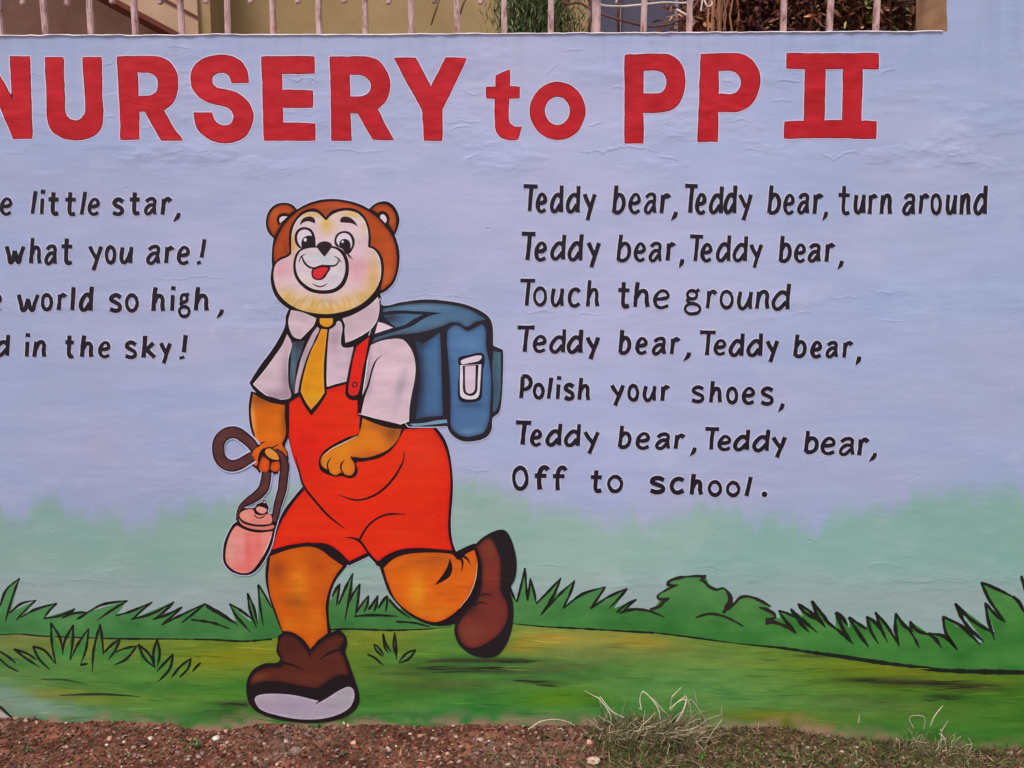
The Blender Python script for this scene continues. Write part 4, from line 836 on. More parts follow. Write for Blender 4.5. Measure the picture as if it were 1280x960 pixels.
hi_fill(B([(378,305,1),(410,360),(415,400),(390,500),(385,600),(390,700),(412,790,1),(400,815),(330,828),(250,815),(170,765),(105,705,1),(200,590),(280,480),(340,390)]), {'base': SH, 'blobs': [B.b(380,650,50,200,SD,.9), B.b(300,790,130,45,SD,.9), B.b(220,640,80,90,(206,182,194),.4)]}, 1.1)
b.fill(B([(620,245,1),(637,262),(602,340),(562,440),(522,560),(492,650),(468,770,1),(440,780,1),(445,700),(470,580),(490,500),(530,400),(580,300)]), {'base': (186, 162, 176), 'blobs': [B.b(520,440,30,150,(160,138,152),.6)]})
hi_fill(B([(718,270,1),(760,220),(800,200),(820,260),(808,340),(815,400),(850,415),(910,405,1),(885,520),(860,680,1),(780,700),(697,725,1),(690,600),(695,450),(705,340)]), {'base': (200, 176, 190), 'blobs': [B.b(760,360,60,110,SD,.6), B.b(790,560,40,40,(176,156,172),.5), B.b(880,500,25,100,(170,148,160),.5)]}, .9)
b.build('shirt_front', M_FIG, BEAR)
b = Build(); b.fill(B([(420,368,1),(520,356,1),(492,450),(457,550),(441,680),(438,785,1),(412,740),(402,640),(407,520),(415,420)]), {'base': (66, 84, 100), 'blobs': [B.b(430,560,12,180,(98,122,136),.6), B.b(480,380,60,40,(44,38,48),.7), B.b(420,740,20,60,(40,38,50),.7)]}); b.build('backpack_strap', M_FIG, PACK)
b = Build()
hi_fill(B([(1105,5,1),(1117,80),(1102,180),(1062,250),(1000,300),(920,345),(845,374,1),(838,280),(840,230),(820,180,1),(900,152),(1000,98),(1060,52)]), {'base': SH, 'blobs': [B.b(1000,150,70,60,(186,162,174),.6), B.b(880,240,40,60,(178,156,170),.5), B.b(1080,60,30,50,(206,186,198),.6)]}, 1.0)
b.build('collar', M_FIG, BEAR)
b = Build()
b.fill(C([(157,203,1),(200,215),(247,238,1),(195,255),(138,274,1)]), (216, 192, 204))
hi_fill(C([(100,350,1),(160,322),(220,308),(300,308),(345,350),(372,410),(382,480),(375,560),(358,640),(345,720),(342,800,1),(270,822),(200,812),(130,780),(40,755,1),(55,690),(68,600),(85,480)]), {'base': (204, 178, 190), 'blobs': [C.b(290,600,28,120,(150,138,156),.6,14), C.b(90,500,28,150,(150,130,148),.85), C.b(230,690,90,60,(190,166,180),.5), C.b(330,380,40,60,(214,190,200),.5), C.b(200,500,50,120,(208,180,190),.6)]}, 1.2)
b.stroke(C([(180,403),(145,435),(122,490),(98,580),(66,660),(42,752)]), [.5, 2.4, 2.0, 2.8, 4.6, 5.5], INK)
b.build('sleeve', M_FIG, BEAR)
b = Build()
b.fill(B([(918,392,1),(1045,308,1),(1062,330),(1032,450),(1002,600),(978,750),(958,815),(910,834),(860,812),(843,770),(868,600),(898,470)]), INK)
b.fill(B([(936,402,1),(1035,326,1),(1010,460),(980,600),(955,750),(935,788),(892,795),(868,768),(890,600),(915,470)]), {'base': (226, 32, 22), 'blobs': [B.b(900,770,40,40,(180,40,44),.6)]})
b.disc(300+918/6.4, 370+709/6.4, 3.8, 4.0, (86, 14, 22)); b.disc(300+918/6.4, 370+709/6.4, 2.0, 2.2, (196, 40, 44))
b.build('shoulder_strap', M_FIG, BEAR)
b = Build()
b.fill(B([(610,178,1),(772,178,1),(770,225),(737,257),(716,264,1),(703,400),(694,600),(696,780,1),(640,872),(572,957,1),(518,880),(463,775,1),(490,640),(540,480),(600,350),(640,264,1),(618,235)]), INK)
b.fill(B([(640,178,1),(742,178,1),(742,220),(710,244),(670,242),(640,215)]), {'base': (222, 150, 40)})
b.fill(B([(652,262,1),(700,268,1),(685,400),(672,550),(672,680),(678,770,1),(630,840),(570,908,1),(530,850),(487,765,1),(500,680),(530,560),(570,440),(620,340)]), {'base': (216, 138, 16), 'blobs': [B.b(600,800,80,60,(216,160,40),.5), B.b(660,400,30,150,(200,130,30),.5)], 'edge': ((228, 176, 110), 1.0, .4)})
b.build('necktie', M_FIG, BEAR)
# --- arms
OR = (204, 98, 10)
b = Build()
b.fill(sil_armL, INK)
b.fill(D([(452,15,1),(540,65),(640,107),(772,130,1),(770,250),(783,380),(770,455),(742,520),(775,570),(792,610),(785,650),(740,640),(700,600),(640,560),(560,560),(520,600),(502,660),(490,737),(452,705),(440,640),(465,575),(530,525),(497,495),(462,400),(441,300),(432,180)]),
  {'base': OR, 'blobs': [D.b(450,250,22,230,(222,160,96),.85,-6), D.b(600,60,200,70,(110,60,34),.8), D.b(780,280,40,230,(120,60,24),.8), D.b(640,400,70,120,(212,110,14),.6), D.b(460,660,50,80,(206,78,20),.9), D.b(640,530,90,40,(200,84,30),.6), D.b(780,600,40,50,(180,70,30),.7)]})
b.stroke(D([(480,530),(520,515),(575,495)]), [.8, 2.2, .6], INK); b.stroke(D([(610,558),(660,548),(712,518)]), [.6, 1.8, .6], INK)
b.fill(D([(548,640,1),(600,672),(616,700),(614,745),(598,792),(550,797),(512,770),(522,700)]), {'base': (212, 82, 20), 'edge': ((150, 50, 20), 1.5, .6)})
b.fill(D([(640,702,1),(714,690,1),(722,760),(690,792),(650,792),(627,770)]), {'base': (210, 80, 20), 'edge': ((150, 50, 20), 1.5, .6)})
b.fill(D([(545,600),(600,548),(660,565),(712,612),(728,662),(700,690),(630,678),(575,645)]), INK)
b.fill(D([(572,592),(602,562),(650,578),(698,622),(718,660),(690,676),(630,662),(588,630)]), {'base': (226, 138, 54)})
b.build('arm', M_FIG, BEAR)
# flask and its cord, partly in front of the hand
fl = Build()
fl.stroke(loopc, 17.6, HALO, step=2); fl.stroke([p for p in strap1], [15.5, 15.5, 15.5, 15, 12.5, 9, 6, 4], HALO); fl.stroke(strap2[3:], [13.6, 13.6, 13.6, 13, 11.5, 9], HALO); fl.halo(sil_bottle, 2.2, HALO)
fl.stroke(strap1, [12.5, 13, 13.5, 13, 11.5, 8, 5, 2.5], (44, 22, 30)); fl.stroke(loopc, [13, 14.5, 15.5, 15.8, 15.5, 14.5, 13], (46, 24, 34)); fl.stroke(strap2, [4, 9, 11.5, 12, 12, 11.5, 11, 10, 9], (44, 22, 30)); fl.fill(sil_bottle, INK)
FLASK = fl.build('painted_water_flask', M_FIG, WALL)
b = Build()
CB = {'base': (84, 46, 46), 'mottle': .5}
b.stroke(loopc, [8, 10, 11, 11.4, 11, 10, 9], CB); b.stroke(strap1, [8, 8.6, 9, 8.4, 7, 4, 1.8, .6], CB); b.stroke(strap2, [1.6, 4.6, 7.2, 7.6, 7.6, 7.2, 6.8, 6, 4.5], CB)
b.build('cord', M_FIG, FLASK)
PK = (214, 128, 116)
b = Build()
b.fill(E([(250,387,1),(330,427),(430,449),(556,437,1),(540,500),(500,600),(440,700),(370,780),(300,796),(220,768),(162,708),(152,640),(162,560),(190,470),(225,410)]), {'base': (218, 128, 118), 'blobs': [E.b(200,600,50,170,(208,150,140),.8), E.b(350,600,40,150,(220,90,84),.7), E.b(430,560,35,120,(222,96,92),.7), E.b(290,560,25,140,(226,150,140),.5), E.b(300,750,100,30,(220,96,92),.6)]})
b.stroke(E([(545,470),(510,570),(470,650)]), [.4, 1.0, .4], (240, 214, 216))
b.fill(E([(272,302),(300,264),(380,250),(405,290),(395,300),(430,328),(480,318),(500,292),(538,292),(547,362),(500,378),(400,376),(310,348)]), {'base': PK, 'blobs': [E.b(330,300,60,30,(214,146,136),.6)]})
b.fill(E([(264,325,1),(300,366),(380,392),(480,398),(562,382,1),(572,400),(540,420),(450,425),(350,408),(282,370)]), {'base': (206, 116, 106)})
b.fill(E([(395,290,1),(430,318),(470,312),(495,290,1),(480,296),(450,302),(415,292)]), PK)
b.fill(E([(414,242),(440,224),(482,236),(506,252),(490,280),(460,285),(427,270)]), {'base': (218, 142, 132)})
b.fill(E([(478,178),(492,176),(498,195),(480,198)]), (206, 150, 140))
b.build('flask_body', M_FIG, FLASK)
b = Build()
b.fill(sil_armR, INK)
b.fill(Fg([(400,60,1),(470,90),(560,118),(633,126,1),(610,190),(550,250),(470,285),(400,298),(345,292),(330,300),(350,330),(353,370),(336,400),(305,402),(272,386),(240,402),(205,386),(190,368),(165,355),(150,325),(160,285),(210,245),(290,205),(372,165,1),(390,120)]),
  {'base': (210, 116, 22), 'blobs': [Fg.b(580,150,60,70,(120,60,26),.8), Fg.b(500,110,120,30,(150,84,34),.6), Fg.b(300,260,90,50,(214,140,30),.6), Fg.b(430,270,110,28,(196,84,24),.6), Fg.b(170,320,40,40,(220,150,50),.5)], 'edge': ((160, 78, 20), 2.0, .45)})
b.stroke(Fg([(212,298),(195,320),(190,350),(202,385)]), [.8, 2.0, 1.8, 1.4], INK); b.stroke(Fg([(292,310),(272,338),(272,370),(290,397)]), [.8, 2.2, 2.0, 1.4], INK); b.stroke(Fg([(330,290),(352,310),(358,345)]), [1.8, 2.0, 1.6], INK)
b.stroke(Fg([(168,285),(212,246),(290,206),(366,168)]), [.4, 1.0, 1.0, .5], (238, 206, 170))
b.build('arm', M_FIG, BEAR)
# --- legs and shoes
b = Build()
b.fill(H([(200,62,1),(300,27),(400,12),(460,27),(520,72),(580,112,1),(540,165),(507,240),(490,320),(495,400),(500,462,1),(450,502),(410,546,1),(370,492),(310,457),(265,452,1),(230,350),(202,270),(190,180)]),
  {'base': (200, 90, 8), 'blobs': [H.b(350,210,50,90,(214,130,24),.7), H.b(240,130,45,50,(140,58,16),.75), H.b(330,300,60,36,(146,74,20),.6), H.b(460,110,60,70,(168,66,16),.7), H.b(430,400,60,70,(206,112,14),.6), H.b(300,420,50,40,(200,120,20),.5), H.b(480,280,25,90,(190,80,24),.5)], 'edge': ((168, 64, 18), 2.4, .5)})
b.build('leg', M_FIG, BEAR)
b = Build()
b.fill(G([(190,335,1),(250,280),(330,252),(450,242),(600,252),(640,285),(690,247),(735,225,1),(752,300),(740,400),(700,500),(640,580),(560,640),(490,658),(400,630),(320,580),(260,520),(215,420)]),
  {'base': (206, 94, 10), 'blobs': [G.b(390,480,60,110,(220,142,24),.75), G.b(480,290,150,40,(160,78,30),.6), G.b(520,600,110,50,(210,120,26),.6), G.b(680,420,60,110,(212,96,22),.6), G.b(560,480,60,60,(190,84,20),.4)], 'edge': ((176, 70, 20), 2.2, .45)})
b.fill(G([(588,273,1),(603,330),(590,380),(550,412),(493,439,1),(540,380),(570,330)]), INK)
b.stroke(G([(620,242),(662,295),(657,358)]), [2.5, 3.4, .5], INK); b.stroke(G([(640,250),(690,278),(714,318)]), [3.0, 3.0, .5], INK)
b.stroke(G([(752,300),(742,395),(705,495),(645,575)]), [.4, 1.0, .9, .4], (232, 180, 140))
b.build('leg', M_FIG, BEAR)
b = Build(); b.fill(sil_shoeR, (30, 22, 28))
b.fill(G([(748,207,1),(820,155),(860,200),(890,290),(890,400),(893,470),(925,540),(935,620),(910,690),(870,740),(800,790),(720,815),(668,790),(640,740),(635,680),(690,600),(740,552),(772,480),(782,380),(776,290)]),
  {'base': (112, 46, 36), 'blobs': [G.b(830,220,40,60,(120,60,40),.6), G.b(880,560,50,100,(110,40,40),.6), G.b(720,720,70,60,(122,62,42),.6), G.b(700,580,70,40,(60,28,28),.7), G.b(800,500,60,20,(70,26,26),.5), G.b(830,380,40,100,(116,40,36),.5)], 'edge': ((66, 26, 24), 2.5, .6)})
b.stroke(G([(745,512),(795,490),(848,503)]), [.6, 2.2, .5], (40, 20, 24)); b.stroke(G([(735,562),(770,540),(822,556)]), [1.6, 2.6, .5], (40, 20, 24))
b.build('shoe', M_FIG, BEAR)
b = Build(); b.fill(sil_shoeL, (28, 18, 24))
b.fill(H([(247,510),(262,480),(310,476),(350,507),(406,572,1),(470,512),(530,476),(577,482),(582,510),(560,540),(590,600),(610,682,1),(560,682),(500,712),(450,747),(380,742),(280,722),(180,714),(95,737,1),(102,700),(132,665),(190,642),(262,637),(264,600),(247,560)]),
  {'base': (84, 36, 26), 'blobs': [H.b(130,690,60,30,(124,62,36),.7), H.b(300,530,50,50,(66,26,22),.6), H.b(560,620,50,60,(94,40,32),.6), H.b(400,700,120,30,(98,44,30),.6), H.b(420,610,60,40,(92,36,28),.5)], 'edge': ((52, 22, 20), 2.2, .6)})
b.stroke(H([(245,612),(310,628),(372,652)]), [3.2, 3.4, .6], (28, 18, 24)); b.stroke(H([(460,602),(500,572),(550,552),(594,545)]), [.6, 3.0, 3.2, 2.6], (28, 18, 24)); b.stroke(H([(400,560),(410,585),(415,600)]), [2.4, 1.4, .5], (28, 18, 24))
b.fill(H([(120,812),(132,790),(200,779),(320,786),(452,816,1),(428,840,1),(500,800),(560,762),(610,743),(635,760),(638,802),(615,850),(560,885),(470,909),(350,911),(230,889),(150,860)]),
  {'base': (164, 150, 166), 'blobs': [H.b(300,850,160,40,(150,138,158),.6), H.b(590,800,40,50,(150,156,150),.6), H.b(200,800,80,20,(178,166,180),.5)], 'edge': ((196, 184, 200), 1.2, .5)})
b.build('shoe', M_FIG, BEAR)
print('paint layers', LAYER[0], 'depth mm', 1000 * STEP * LAYER[0])

# ================================================================== THE GROUND
def wall_z(x):
    """height of the soil where it meets the wall"""
    px = 640 + x * F_PX / (DIST * CP) * 0.985
    py = np.interp(px, base_pts[:, 0], base_pts[:, 1])
    u = (480 - py) / F_PX; t = DIST / (CP + u * SP)
    return CAM_H + (-SP + u * CP) * t
def ground_z(x, y):
    d = np.maximum(-y, 0.0)
    zw = wall_z(np.asarray(x, float)); fade = np.exp(-d / 0.12)
    z = zw * fade + (1 - fade) * (-0.012 - 0.03 * (np.clip(x, -3, 3) / 1.5)) * np.exp(-d / 4) - 0.03 * np.minimum(d, 1.5)
    z = z + (fbm(x * 14 + 100, y * 14 + 100, 101, 4) - 0.5) * 0.022 * np.clip(d / 0.03, 0.15, 1)
    z = z + (fbm(x * 70 + 300, y * 70 + 300, 111, 3) - 0.5) * 0.008
    return np.where(y > 0.05, -0.02, z)
M_SOIL = attr_mat('red_soil', 0.95, 0.1)
def soil_colour(x, y):
    n = fbm(x * 18 + 50, y * 18 + 50, 121, 4); m = fbm(x * 90, y * 90, 131, 3)
    c = np.array([100, 63, 50])[None] * (0.5 + 0.9 * n)[:, None]
    g = np.clip((fbm(x * 6 + 9, y * 9 + 9, 141, 4) - 0.47) * 5, 0, 1)[:, None]
    c = c * (1 - 0.6 * g) + np.array([110, 92, 80]) * 0.6 * g
    gr = np.clip((x - 0.1) / 0.6, 0, 1)[:, None] * 0.5 * np.clip((n - 0.4) * 5, 0, 1)[:, None]
    c = c * (1 - gr) + np.array([82, 84, 52]) * gr
    return c * (0.55 + 0.9 * m)[:, None]
def axis(a, b, n): return np.linspace(a, b, n)
gx = np.concatenate([-np.geomspace(60, 1.75, 14), axis(-1.7, 1.7, 520), np.geomspace(1.75, 60, 14)])
gy = np.concatenate([-np.geomspace(60, 0.9, 14), axis(-0.86, -0.30, 50), axis(-0.295, 0.02, 90), [0.3, 2, 5, 12, 30, 80]])
GX, GY = np.meshgrid(gx, gy); X_, Y_ = GX.ravel(), GY.ravel(); Z_ = ground_z(X_, Y_)
nx, ny = len(gx), len(gy)
idx = np.arange(nx * ny).reshape(ny, nx)
Fq = np.stack([idx[:-1, :-1].ravel(), idx[:-1, 1:].ravel(), idx[1:, 1:].ravel(), idx[1:, :-1].ravel()], 1)
gnd = new_mesh('ground', np.stack([X_, Y_, Z_], 1), Fq, M_SOIL, None, pig(np.clip(soil_colour(X_, Y_), 0, 255)), smooth=True)
tag(gnd, kind='structure')

# crumbs, grit and pebbles
ico = bmesh.new(); bmesh.ops.create_icosphere(ico, subdivisions=1, radius=1)
IV = np.array([v.co[:] for v in ico.verts]); IF = np.array([[v.index for v in f.verts] for f in ico.faces]); ico.free()
def scatter(name, pts, sizes, cols, flat=0.7, jag=0.35):
    n = len(pts); nv = len(IV)
    V = np.repeat(IV[None], n, 0) * (1 + jag * (rng.random((n, nv, 1)) - 0.5) * 2)
    sc = np.stack([rng.uniform(.7, 1.3, n), rng.uniform(.7, 1.3, n), flat * rng.uniform(.7, 1.2, n)], 1)
    V = V * sc[:, None, :] * sizes[:, None, None]
    a = rng.uniform(0, 6.28, n); t = rng.uniform(-.5, .5, n)
    ca, sa = np.cos(a)[:, None], np.sin(a)[:, None]; ct, st = np.cos(t)[:, None], np.sin(t)[:, None]
    x, y, z = V[..., 0], V[..., 1], V[..., 2]; y, z = y * ct - z * st, y * st + z * ct; x, y = x * ca - y * sa, x * sa + y * ca
    V = np.stack([x, y, z], 2) + pts[:, None, :]
    Fc = (IF[None] + (np.arange(n) * nv)[:, None, None]).reshape(-1, 3)
    return new_mesh(name, V.reshape(-1, 3), Fc, M_SOIL, None, np.repeat(pig(np.clip(cols, 0, 255)), nv, 0))
def spots(n, x0=-1.45, x1=1.45, y0=-0.36, y1=-0.002, pw=1.0):
    x = rng.uniform(x0, x1, n); y = y1 + (y0 - y1) * rng.random(n) ** pw
    return x, y, ground_z(x, y)
NC = 26000; x, y, z = spots(NC); s_ = 0.0012 + 0.0042 * rng.random(NC) ** 3
pal = np.array([(100, 56, 44), (124, 76, 60), (82, 52, 42), (132, 96, 82), (104, 84, 76), (146, 124, 114), (88, 82, 62)])
c = pal[rng.choice(7, NC, p=[.26, .18, .22, .10, .1, .05, .09])] * rng.uniform(.55, 1.2, (NC, 1))
o = scatter('soil_crumbs', np.stack([x, y, z + s_ * .3], 1), s_, c, .7, .5); tag(o, 'loose red brown soil crumbs along the foot of the wall', 'soil', kind='stuff')
x, y, z = spots(1300); s_ = 0.0022 + 0.0055 * rng.random(1300) ** 2.6
pal = np.array([(196, 170, 160), (160, 136, 128), (128, 104, 100), (176, 132, 116), (120, 84, 72)])
c = pal[rng.choice(5, 1300, p=[.1, .2, .28, .17, .25])] * rng.uniform(.8, 1.15, (1300, 1))
o = scatter('gravel', np.stack([x, y, z + s_ * .35], 1), s_, c, .65, .3); tag(o, 'pale and grey grit scattered over the red soil', 'gravel', kind='stuff')

def ground_at(px, py):
    """the point of the soil that is seen at a place of the picture"""
    d = ray(px, py); t = 1.2
    while t < 3.5:
        q = (d[0] * t, -DIST + d[1] * t, CAM_H + d[2] * t)
        if q[1] > -0.004 or q[2] < float(ground_z(np.array([q[0]]), np.array([q[1]]))[0]): break
        t += 0.004
    return q
def stone(px, py, r, col, label, seed):
    random.seed(seed); bm = bmesh.new(); bmesh.ops.create_icosphere(bm, subdivisions=3, radius=r)
    for v in bm.verts:
        k = 1 + .35 * mnoise.noise(v.co / r * 1.1 + Vector((seed, 0, 0))) + .12 * mnoise.noise(v.co / r * 3 + Vector((seed, 5, 0)))
        v.co = Vector((v.co.x * 1.25, v.co.y, v.co.z * .72)) * k
    q = ground_at(px, py); me = bpy.data.meshes.new('stone'); bm.to_mesh(me); bm.free()
    me.materials.append(pmat('stone_rock', tuple(x * .82 for x in col), col, 160, .9, .0008)); o = bpy.data.objects.new('stone', me); COL.objects.link(o)
    o.location = (q[0], min(q[1], -r * 1.1), q[2] + r * .35); o.rotation_euler = (0, 0, seed); tag(o, label, 'stone', 'single stones on the soil')
stone(270, 924, .008, (232, 216, 206), 'whitish stone on the soil to the left of the painted brown shoe', 1)
stone(188, 924, .006, (216, 198, 188), 'small pale flat stone on the red soil, leftmost of the pale stones', 2)
stone(742, 953, .013, (206, 172, 156), 'large pinkish stone at the edge of the weeds', 3)
stone(600, 926, .008, (190, 160, 146), 'pinkish tan stone on the soil below the running bear', 4)
stone(776, 943, .0045, (232, 232, 220), 'tiny white pebble lying among green weeds', 5)
stone(370, 940, .011, (138, 116, 104), 'grey brown lump of rock on the soil below the white shoe sole', 6)

# ---- plants
class Tubes:
    def __init__(s): s.V = []; s.F = []; s.C = []
    def tube(s, P, r0, r1, col, k=4):
        P = [Vector(p) for p in P]; n = len(P); b = len(s.V)
        for i, p in enumerate(P):
            t = (P[min(i + 1, n - 1)] - P[max(i - 1, 0)]); t = t.normalized() if t.length > 1e-9 else Vector((0, 0, 1))
            u = t.cross(Vector((0.3, 1, 0.1))).normalized(); v = t.cross(u); r = r0 + (r1 - r0) * i / max(n - 1, 1)
            for j in range(k):
                a = 6.2832 * j / k; s.V.append(p + u * math.cos(a) * r + v * math.sin(a) * r); s.C.append(col)
        for i in range(n - 1):
            for j in range(k):
                s.F.append((b + i * k + j, b + i * k + (j + 1) % k, b + (i + 1) * k + (j + 1) % k, b + (i + 1) * k + j))
    def blade(s, p, d, L_, w, col, bend=.5, n=4):
        p = Vector(p); d = Vector(d).normalized(); side = d.cross(Vector((random.uniform(-1, 1), random.uniform(-1, 1), .1))).normalized(); b = len(s.V)
        dr = Vector((d.x, d.y, 0)) * bend + Vector((random.uniform(-.2, .2), random.uniform(-.2, .2), -bend * .5))
        for i in range(n + 1):
            t = i / n; q = p + d * L_ * t + dr * L_ * t * t; ww = w * (1 - t) ** .7 * (0.6 + .8 * min(t * 3, 1) * .5)
            s.V += [q + side * ww, q - side * ww]; s.C += [col, col]
        for i in range(n): s.F.append((b + 2 * i, b + 2 * i + 1, b + 2 * i + 3, b + 2 * i + 2))
    def leaf(s, p, d, up, L_, w, col):
        p = Vector(p); d = Vector(d).normalized(); sd = d.cross(Vector(up)).normalized(); u = sd.cross(d); b = len(s.V)
        s.V += [p, p + d * L_ * .35 + sd * w + u * w * .3, p + d * L_ * .4, p + d * L_ * .35 - sd * w + u * w * .3, p + d * L_ * .75 + sd * w * .7, p + d * L_ * .75 - sd * w * .7, p + d * L_]
        s.C += [col] * 7; s.F += [(b, b + 1, b + 2), (b, b + 2, b + 3), (b + 1, b + 4, b + 2), (b + 2, b + 5, b + 3), (b + 4, b + 6, b + 2), (b + 2, b + 6, b + 5)]
    def build(s, name, mat, parent=None):
        return new_mesh(name, s.V, s.F, mat, parent, pig(np.clip(np.array(s.C, float), 0, 255)))
M_PLANT = attr_mat('plant_matter', 0.7, 0.25)
GRN = [(76, 90, 42), (92, 104, 54), (58, 70, 36), (70, 88, 40), (84, 100, 50), (112, 100, 66), (122, 98, 76), (94, 72, 56), (80, 56, 44), (70, 60, 40), (150, 124, 100)]
def vcol(c, a=.2): k = random.uniform(1 - a, 1 + a); return tuple(x * k for x in c)
random.seed(21)
t = Tubes()
def dens(px): return float(np.interp(px, [0, 560, 720, 760, 860, 940, 1100, 1280, 1500], [.02, .04, .12, 1, 1, .8, .85, .65, .6]))
cnt = 0
while cnt < 19000:
    x = random.uniform(-1.4, 1.6); px = 640 + x * 504
    pat = float(fbm(np.array([x * 9.0]), np.array([cnt * .0]), 151, 3)[0])
    if random.random() > dens(px) * (1.6 * pat): continue
    y = -random.random() ** .9 * .30 - .003
    if px < 740 and y > -.1: continue
    cnt += 1
    z = float(ground_z(np.array([x]), np.array([y]))[0])
    a = random.uniform(0, 6.28); tl = random.uniform(.3, 1.6)
    hgt = random.uniform(.007, .030) * (1.5 if 745 < px < 880 else 1)
    t.blade((x, y, z), (math.cos(a) * tl, math.sin(a) * tl, 1), hgt, random.uniform(.0008, .0021), vcol(random.choice(GRN), .3), random.uniform(.1, .9), 3)
for k in range(1900):
    if k < 620: px = random.gauss(812, 34)
    elif k < 820: px = random.gauss(1165, 34)
    else: px = random.uniform(745, 1420)
    x = (px - 640) / 504; y = -random.random() ** 1.6 * .12 - .004; z = float(ground_z(np.array([x]), np.array([y]))[0])
    a = random.uniform(0, 6.28); tl = random.uniform(.1, .8)
    hgt = random.uniform(.026, .075) * (1.0 if k < 620 else (.6 if k < 820 else .42))
    t.blade((x, y, z), (math.cos(a) * tl, math.sin(a) * tl * .5 - .1, 1), hgt, random.uniform(.0009, .0019), vcol(random.choice([(76, 84, 46), (92, 98, 56), (62, 72, 40), (118, 104, 76), (84, 70, 50), (70, 56, 42)]), .25), random.uniform(.0, .7), 4)
for k in range(700):       # leaf litter and seedlings
    px = random.uniform(-200, 1500); x = (px - 640) / 504; y = -random.random() * .3 - .004; z = float(ground_z(np.array([x]), np.array([y]))[0])
    sd = random.random() < (.25 if px < 740 else .6)
    t.leaf((x, y, z + .002), (random.uniform(-1, 1), random.uniform(-1, 1), random.uniform(.1, 1.2) if sd else random.uniform(-.1, .4)), (0, 0, 1), random.uniform(.005, .012), random.uniform(.0015, .0035), vcol((82, 104, 48) if sd else random.choice([(150, 118, 92), (120, 84, 62), (96, 66, 52), (172, 146, 120)])))
o = t.build('ground_grass', M_PLANT); tag(o, 'low tangled green and brown grass growing along the foot of the wall', 'grass', kind='stuff')

def weed(px, py, n_leaf, hgt, label, cols, nstem=6, spread=.02):
    q = ground_at(px, py); r_ = Tubes(); l_ = Tubes()
    root = bpy.data.objects.new('weed', None); COL.objects.link(root); root.location = q
    for k in range(nstem):
        a = random.uniform(0, 6.28); b_ = Vector((math.cos(a), math.sin(a) * .6 - .3, 0)) * random.uniform(.2, 1) * spread
        tip = Vector((b_.x, b_.y, hgt * random.uniform(.5, 1))); mid = tip * .5 + Vector((0, 0, hgt * .15))
        r_.tube([(0, 0, -.004), mid, tip], .0007, .0004, vcol((92, 96, 60)))
        for j in range(n_leaf // nstem):
            f = random.uniform(.3, 1); p = Vector((0, 0, 0)).lerp(mid, min(f * 2, 1)) if f < .5 else mid.lerp(tip, f * 2 - 1)
            d = Vector((random.uniform(-1, 1), random.uniform(-1, .6), random.uniform(-.2, .8)))
            l_.leaf(p, d, (0, 0, 1), random.uniform(.005, .009), random.uniform(.0018, .0032), vcol(random.choice(cols)))
    r_.build('stem', M_PLANT, root); l_.build('leaves', M_PLANT, root); tag(root, label, 'weed', 'small weeds in the soil')
WG = [(84, 110, 62), (100, 122, 74), (66, 92, 50)]
weed(245, 935, 60, .022, 'little grey green weed in front of the wall left of the painted shoe', WG, spread=.022)
weed(40, 938, 30, .012, 'sparse dusty weed on the soil at the far left', [(92, 92, 60), (110, 96, 76)], spread=.03)
weed(430, 944, 24, .010, 'low dusty weed on the soil below the painted boot heel', [(90, 92, 58), (104, 92, 70)], spread=.02)
weed(878, 950, 50, .018, 'bright green sprout on the soil beside the dry tuft', [(80, 130, 50), (96, 140, 60)], spread=.016)
weed(1130, 932, 40, .020, 'round leaved green weed under the dry upright stalks', WG, spread=.02)
weed(680, 925, 30, .014, 'dark green weed at the wall foot below the thin arched stem', [(62, 72, 40), (78, 88, 50)], spread=.014)
weed(980, 948, 60, .018, 'broad patch forming weed between the two dry tufts', [(84, 106, 54), (70, 92, 44)], spread=.035)

def dry_tuft(curves, px, py, label, extra, spread_px, hpx):
    q0 = Vector(ground_at(px, py)); root = bpy.data.objects.new('dry_tuft', None); COL.objects.link(root); root.location = q0
    for P in curves:       # each stalk seen against the wall: traced points get their own distance from the wall
        t_ = Tubes(); y0 = random.uniform(-.035, -.012); pts = []
        for i, p in enumerate(P):
            pts.append(Vector(at(p[0], p[1], y0 - .006 * math.sin(i * 1.7))) - q0)
        sm = []
        for i in range(len(pts) - 1):
            for j in range(4): 
                a = pts[max(i - 1, 0)]; b = pts[i]; c = pts[i + 1]; d = pts[min(i + 2, len(pts) - 1)]; u = j / 4
                sm.append(0.5 * ((2 * b) + (c - a) * u + (2 * a - 5 * b + 4 * c - d) * u * u + (3 * b - a - 3 * c + d) * u ** 3))
        sm.append(pts[-1]); t_.tube(sm, random.uniform(.0012, .0018), .0006, vcol((200, 180, 158), .14), 5); t_.build('stalk', M_PLANT, root)
    t_ = Tubes()
    for k in range(extra):
        a = random.uniform(-1, 1); b_ = Vector((a * spread_px * .002, random.uniform(-.05, .0), 0)); L_ = random.uniform(.4, 1) * hpx * .002
        P = [b_]; d = Vector((random.uniform(-.7, .7), random.uniform(-.5, .2), 1)).normalized()
        for i in range(5):
            d = (d + Vector((random.uniform(-.7, .7), random.uniform(-.4, .3), random.uniform(-.5, .2)))).normalized(); P.append(P[-1] + d * L_ / 5)
        if k % 9 == 0: t_.tube(P, .0013, .0005, vcol((196, 176, 152), .15), 4); continue
        t_.tube(P, random.uniform(.0004, .0009), .0003, vcol(random.choice([(150, 128, 108), (126, 108, 84), (186, 164, 140), (96, 92, 56), (84, 86, 50)])), 3)
    tag(t_.build('dry_blades', M_PLANT, root), kind='stuff'); tag(root, label, 'dry grass', 'dry tufts against the wall')
T5, T6 = Reg(420, 840, 2.909), Reg(840, 840, 2.909)
random.seed(5)
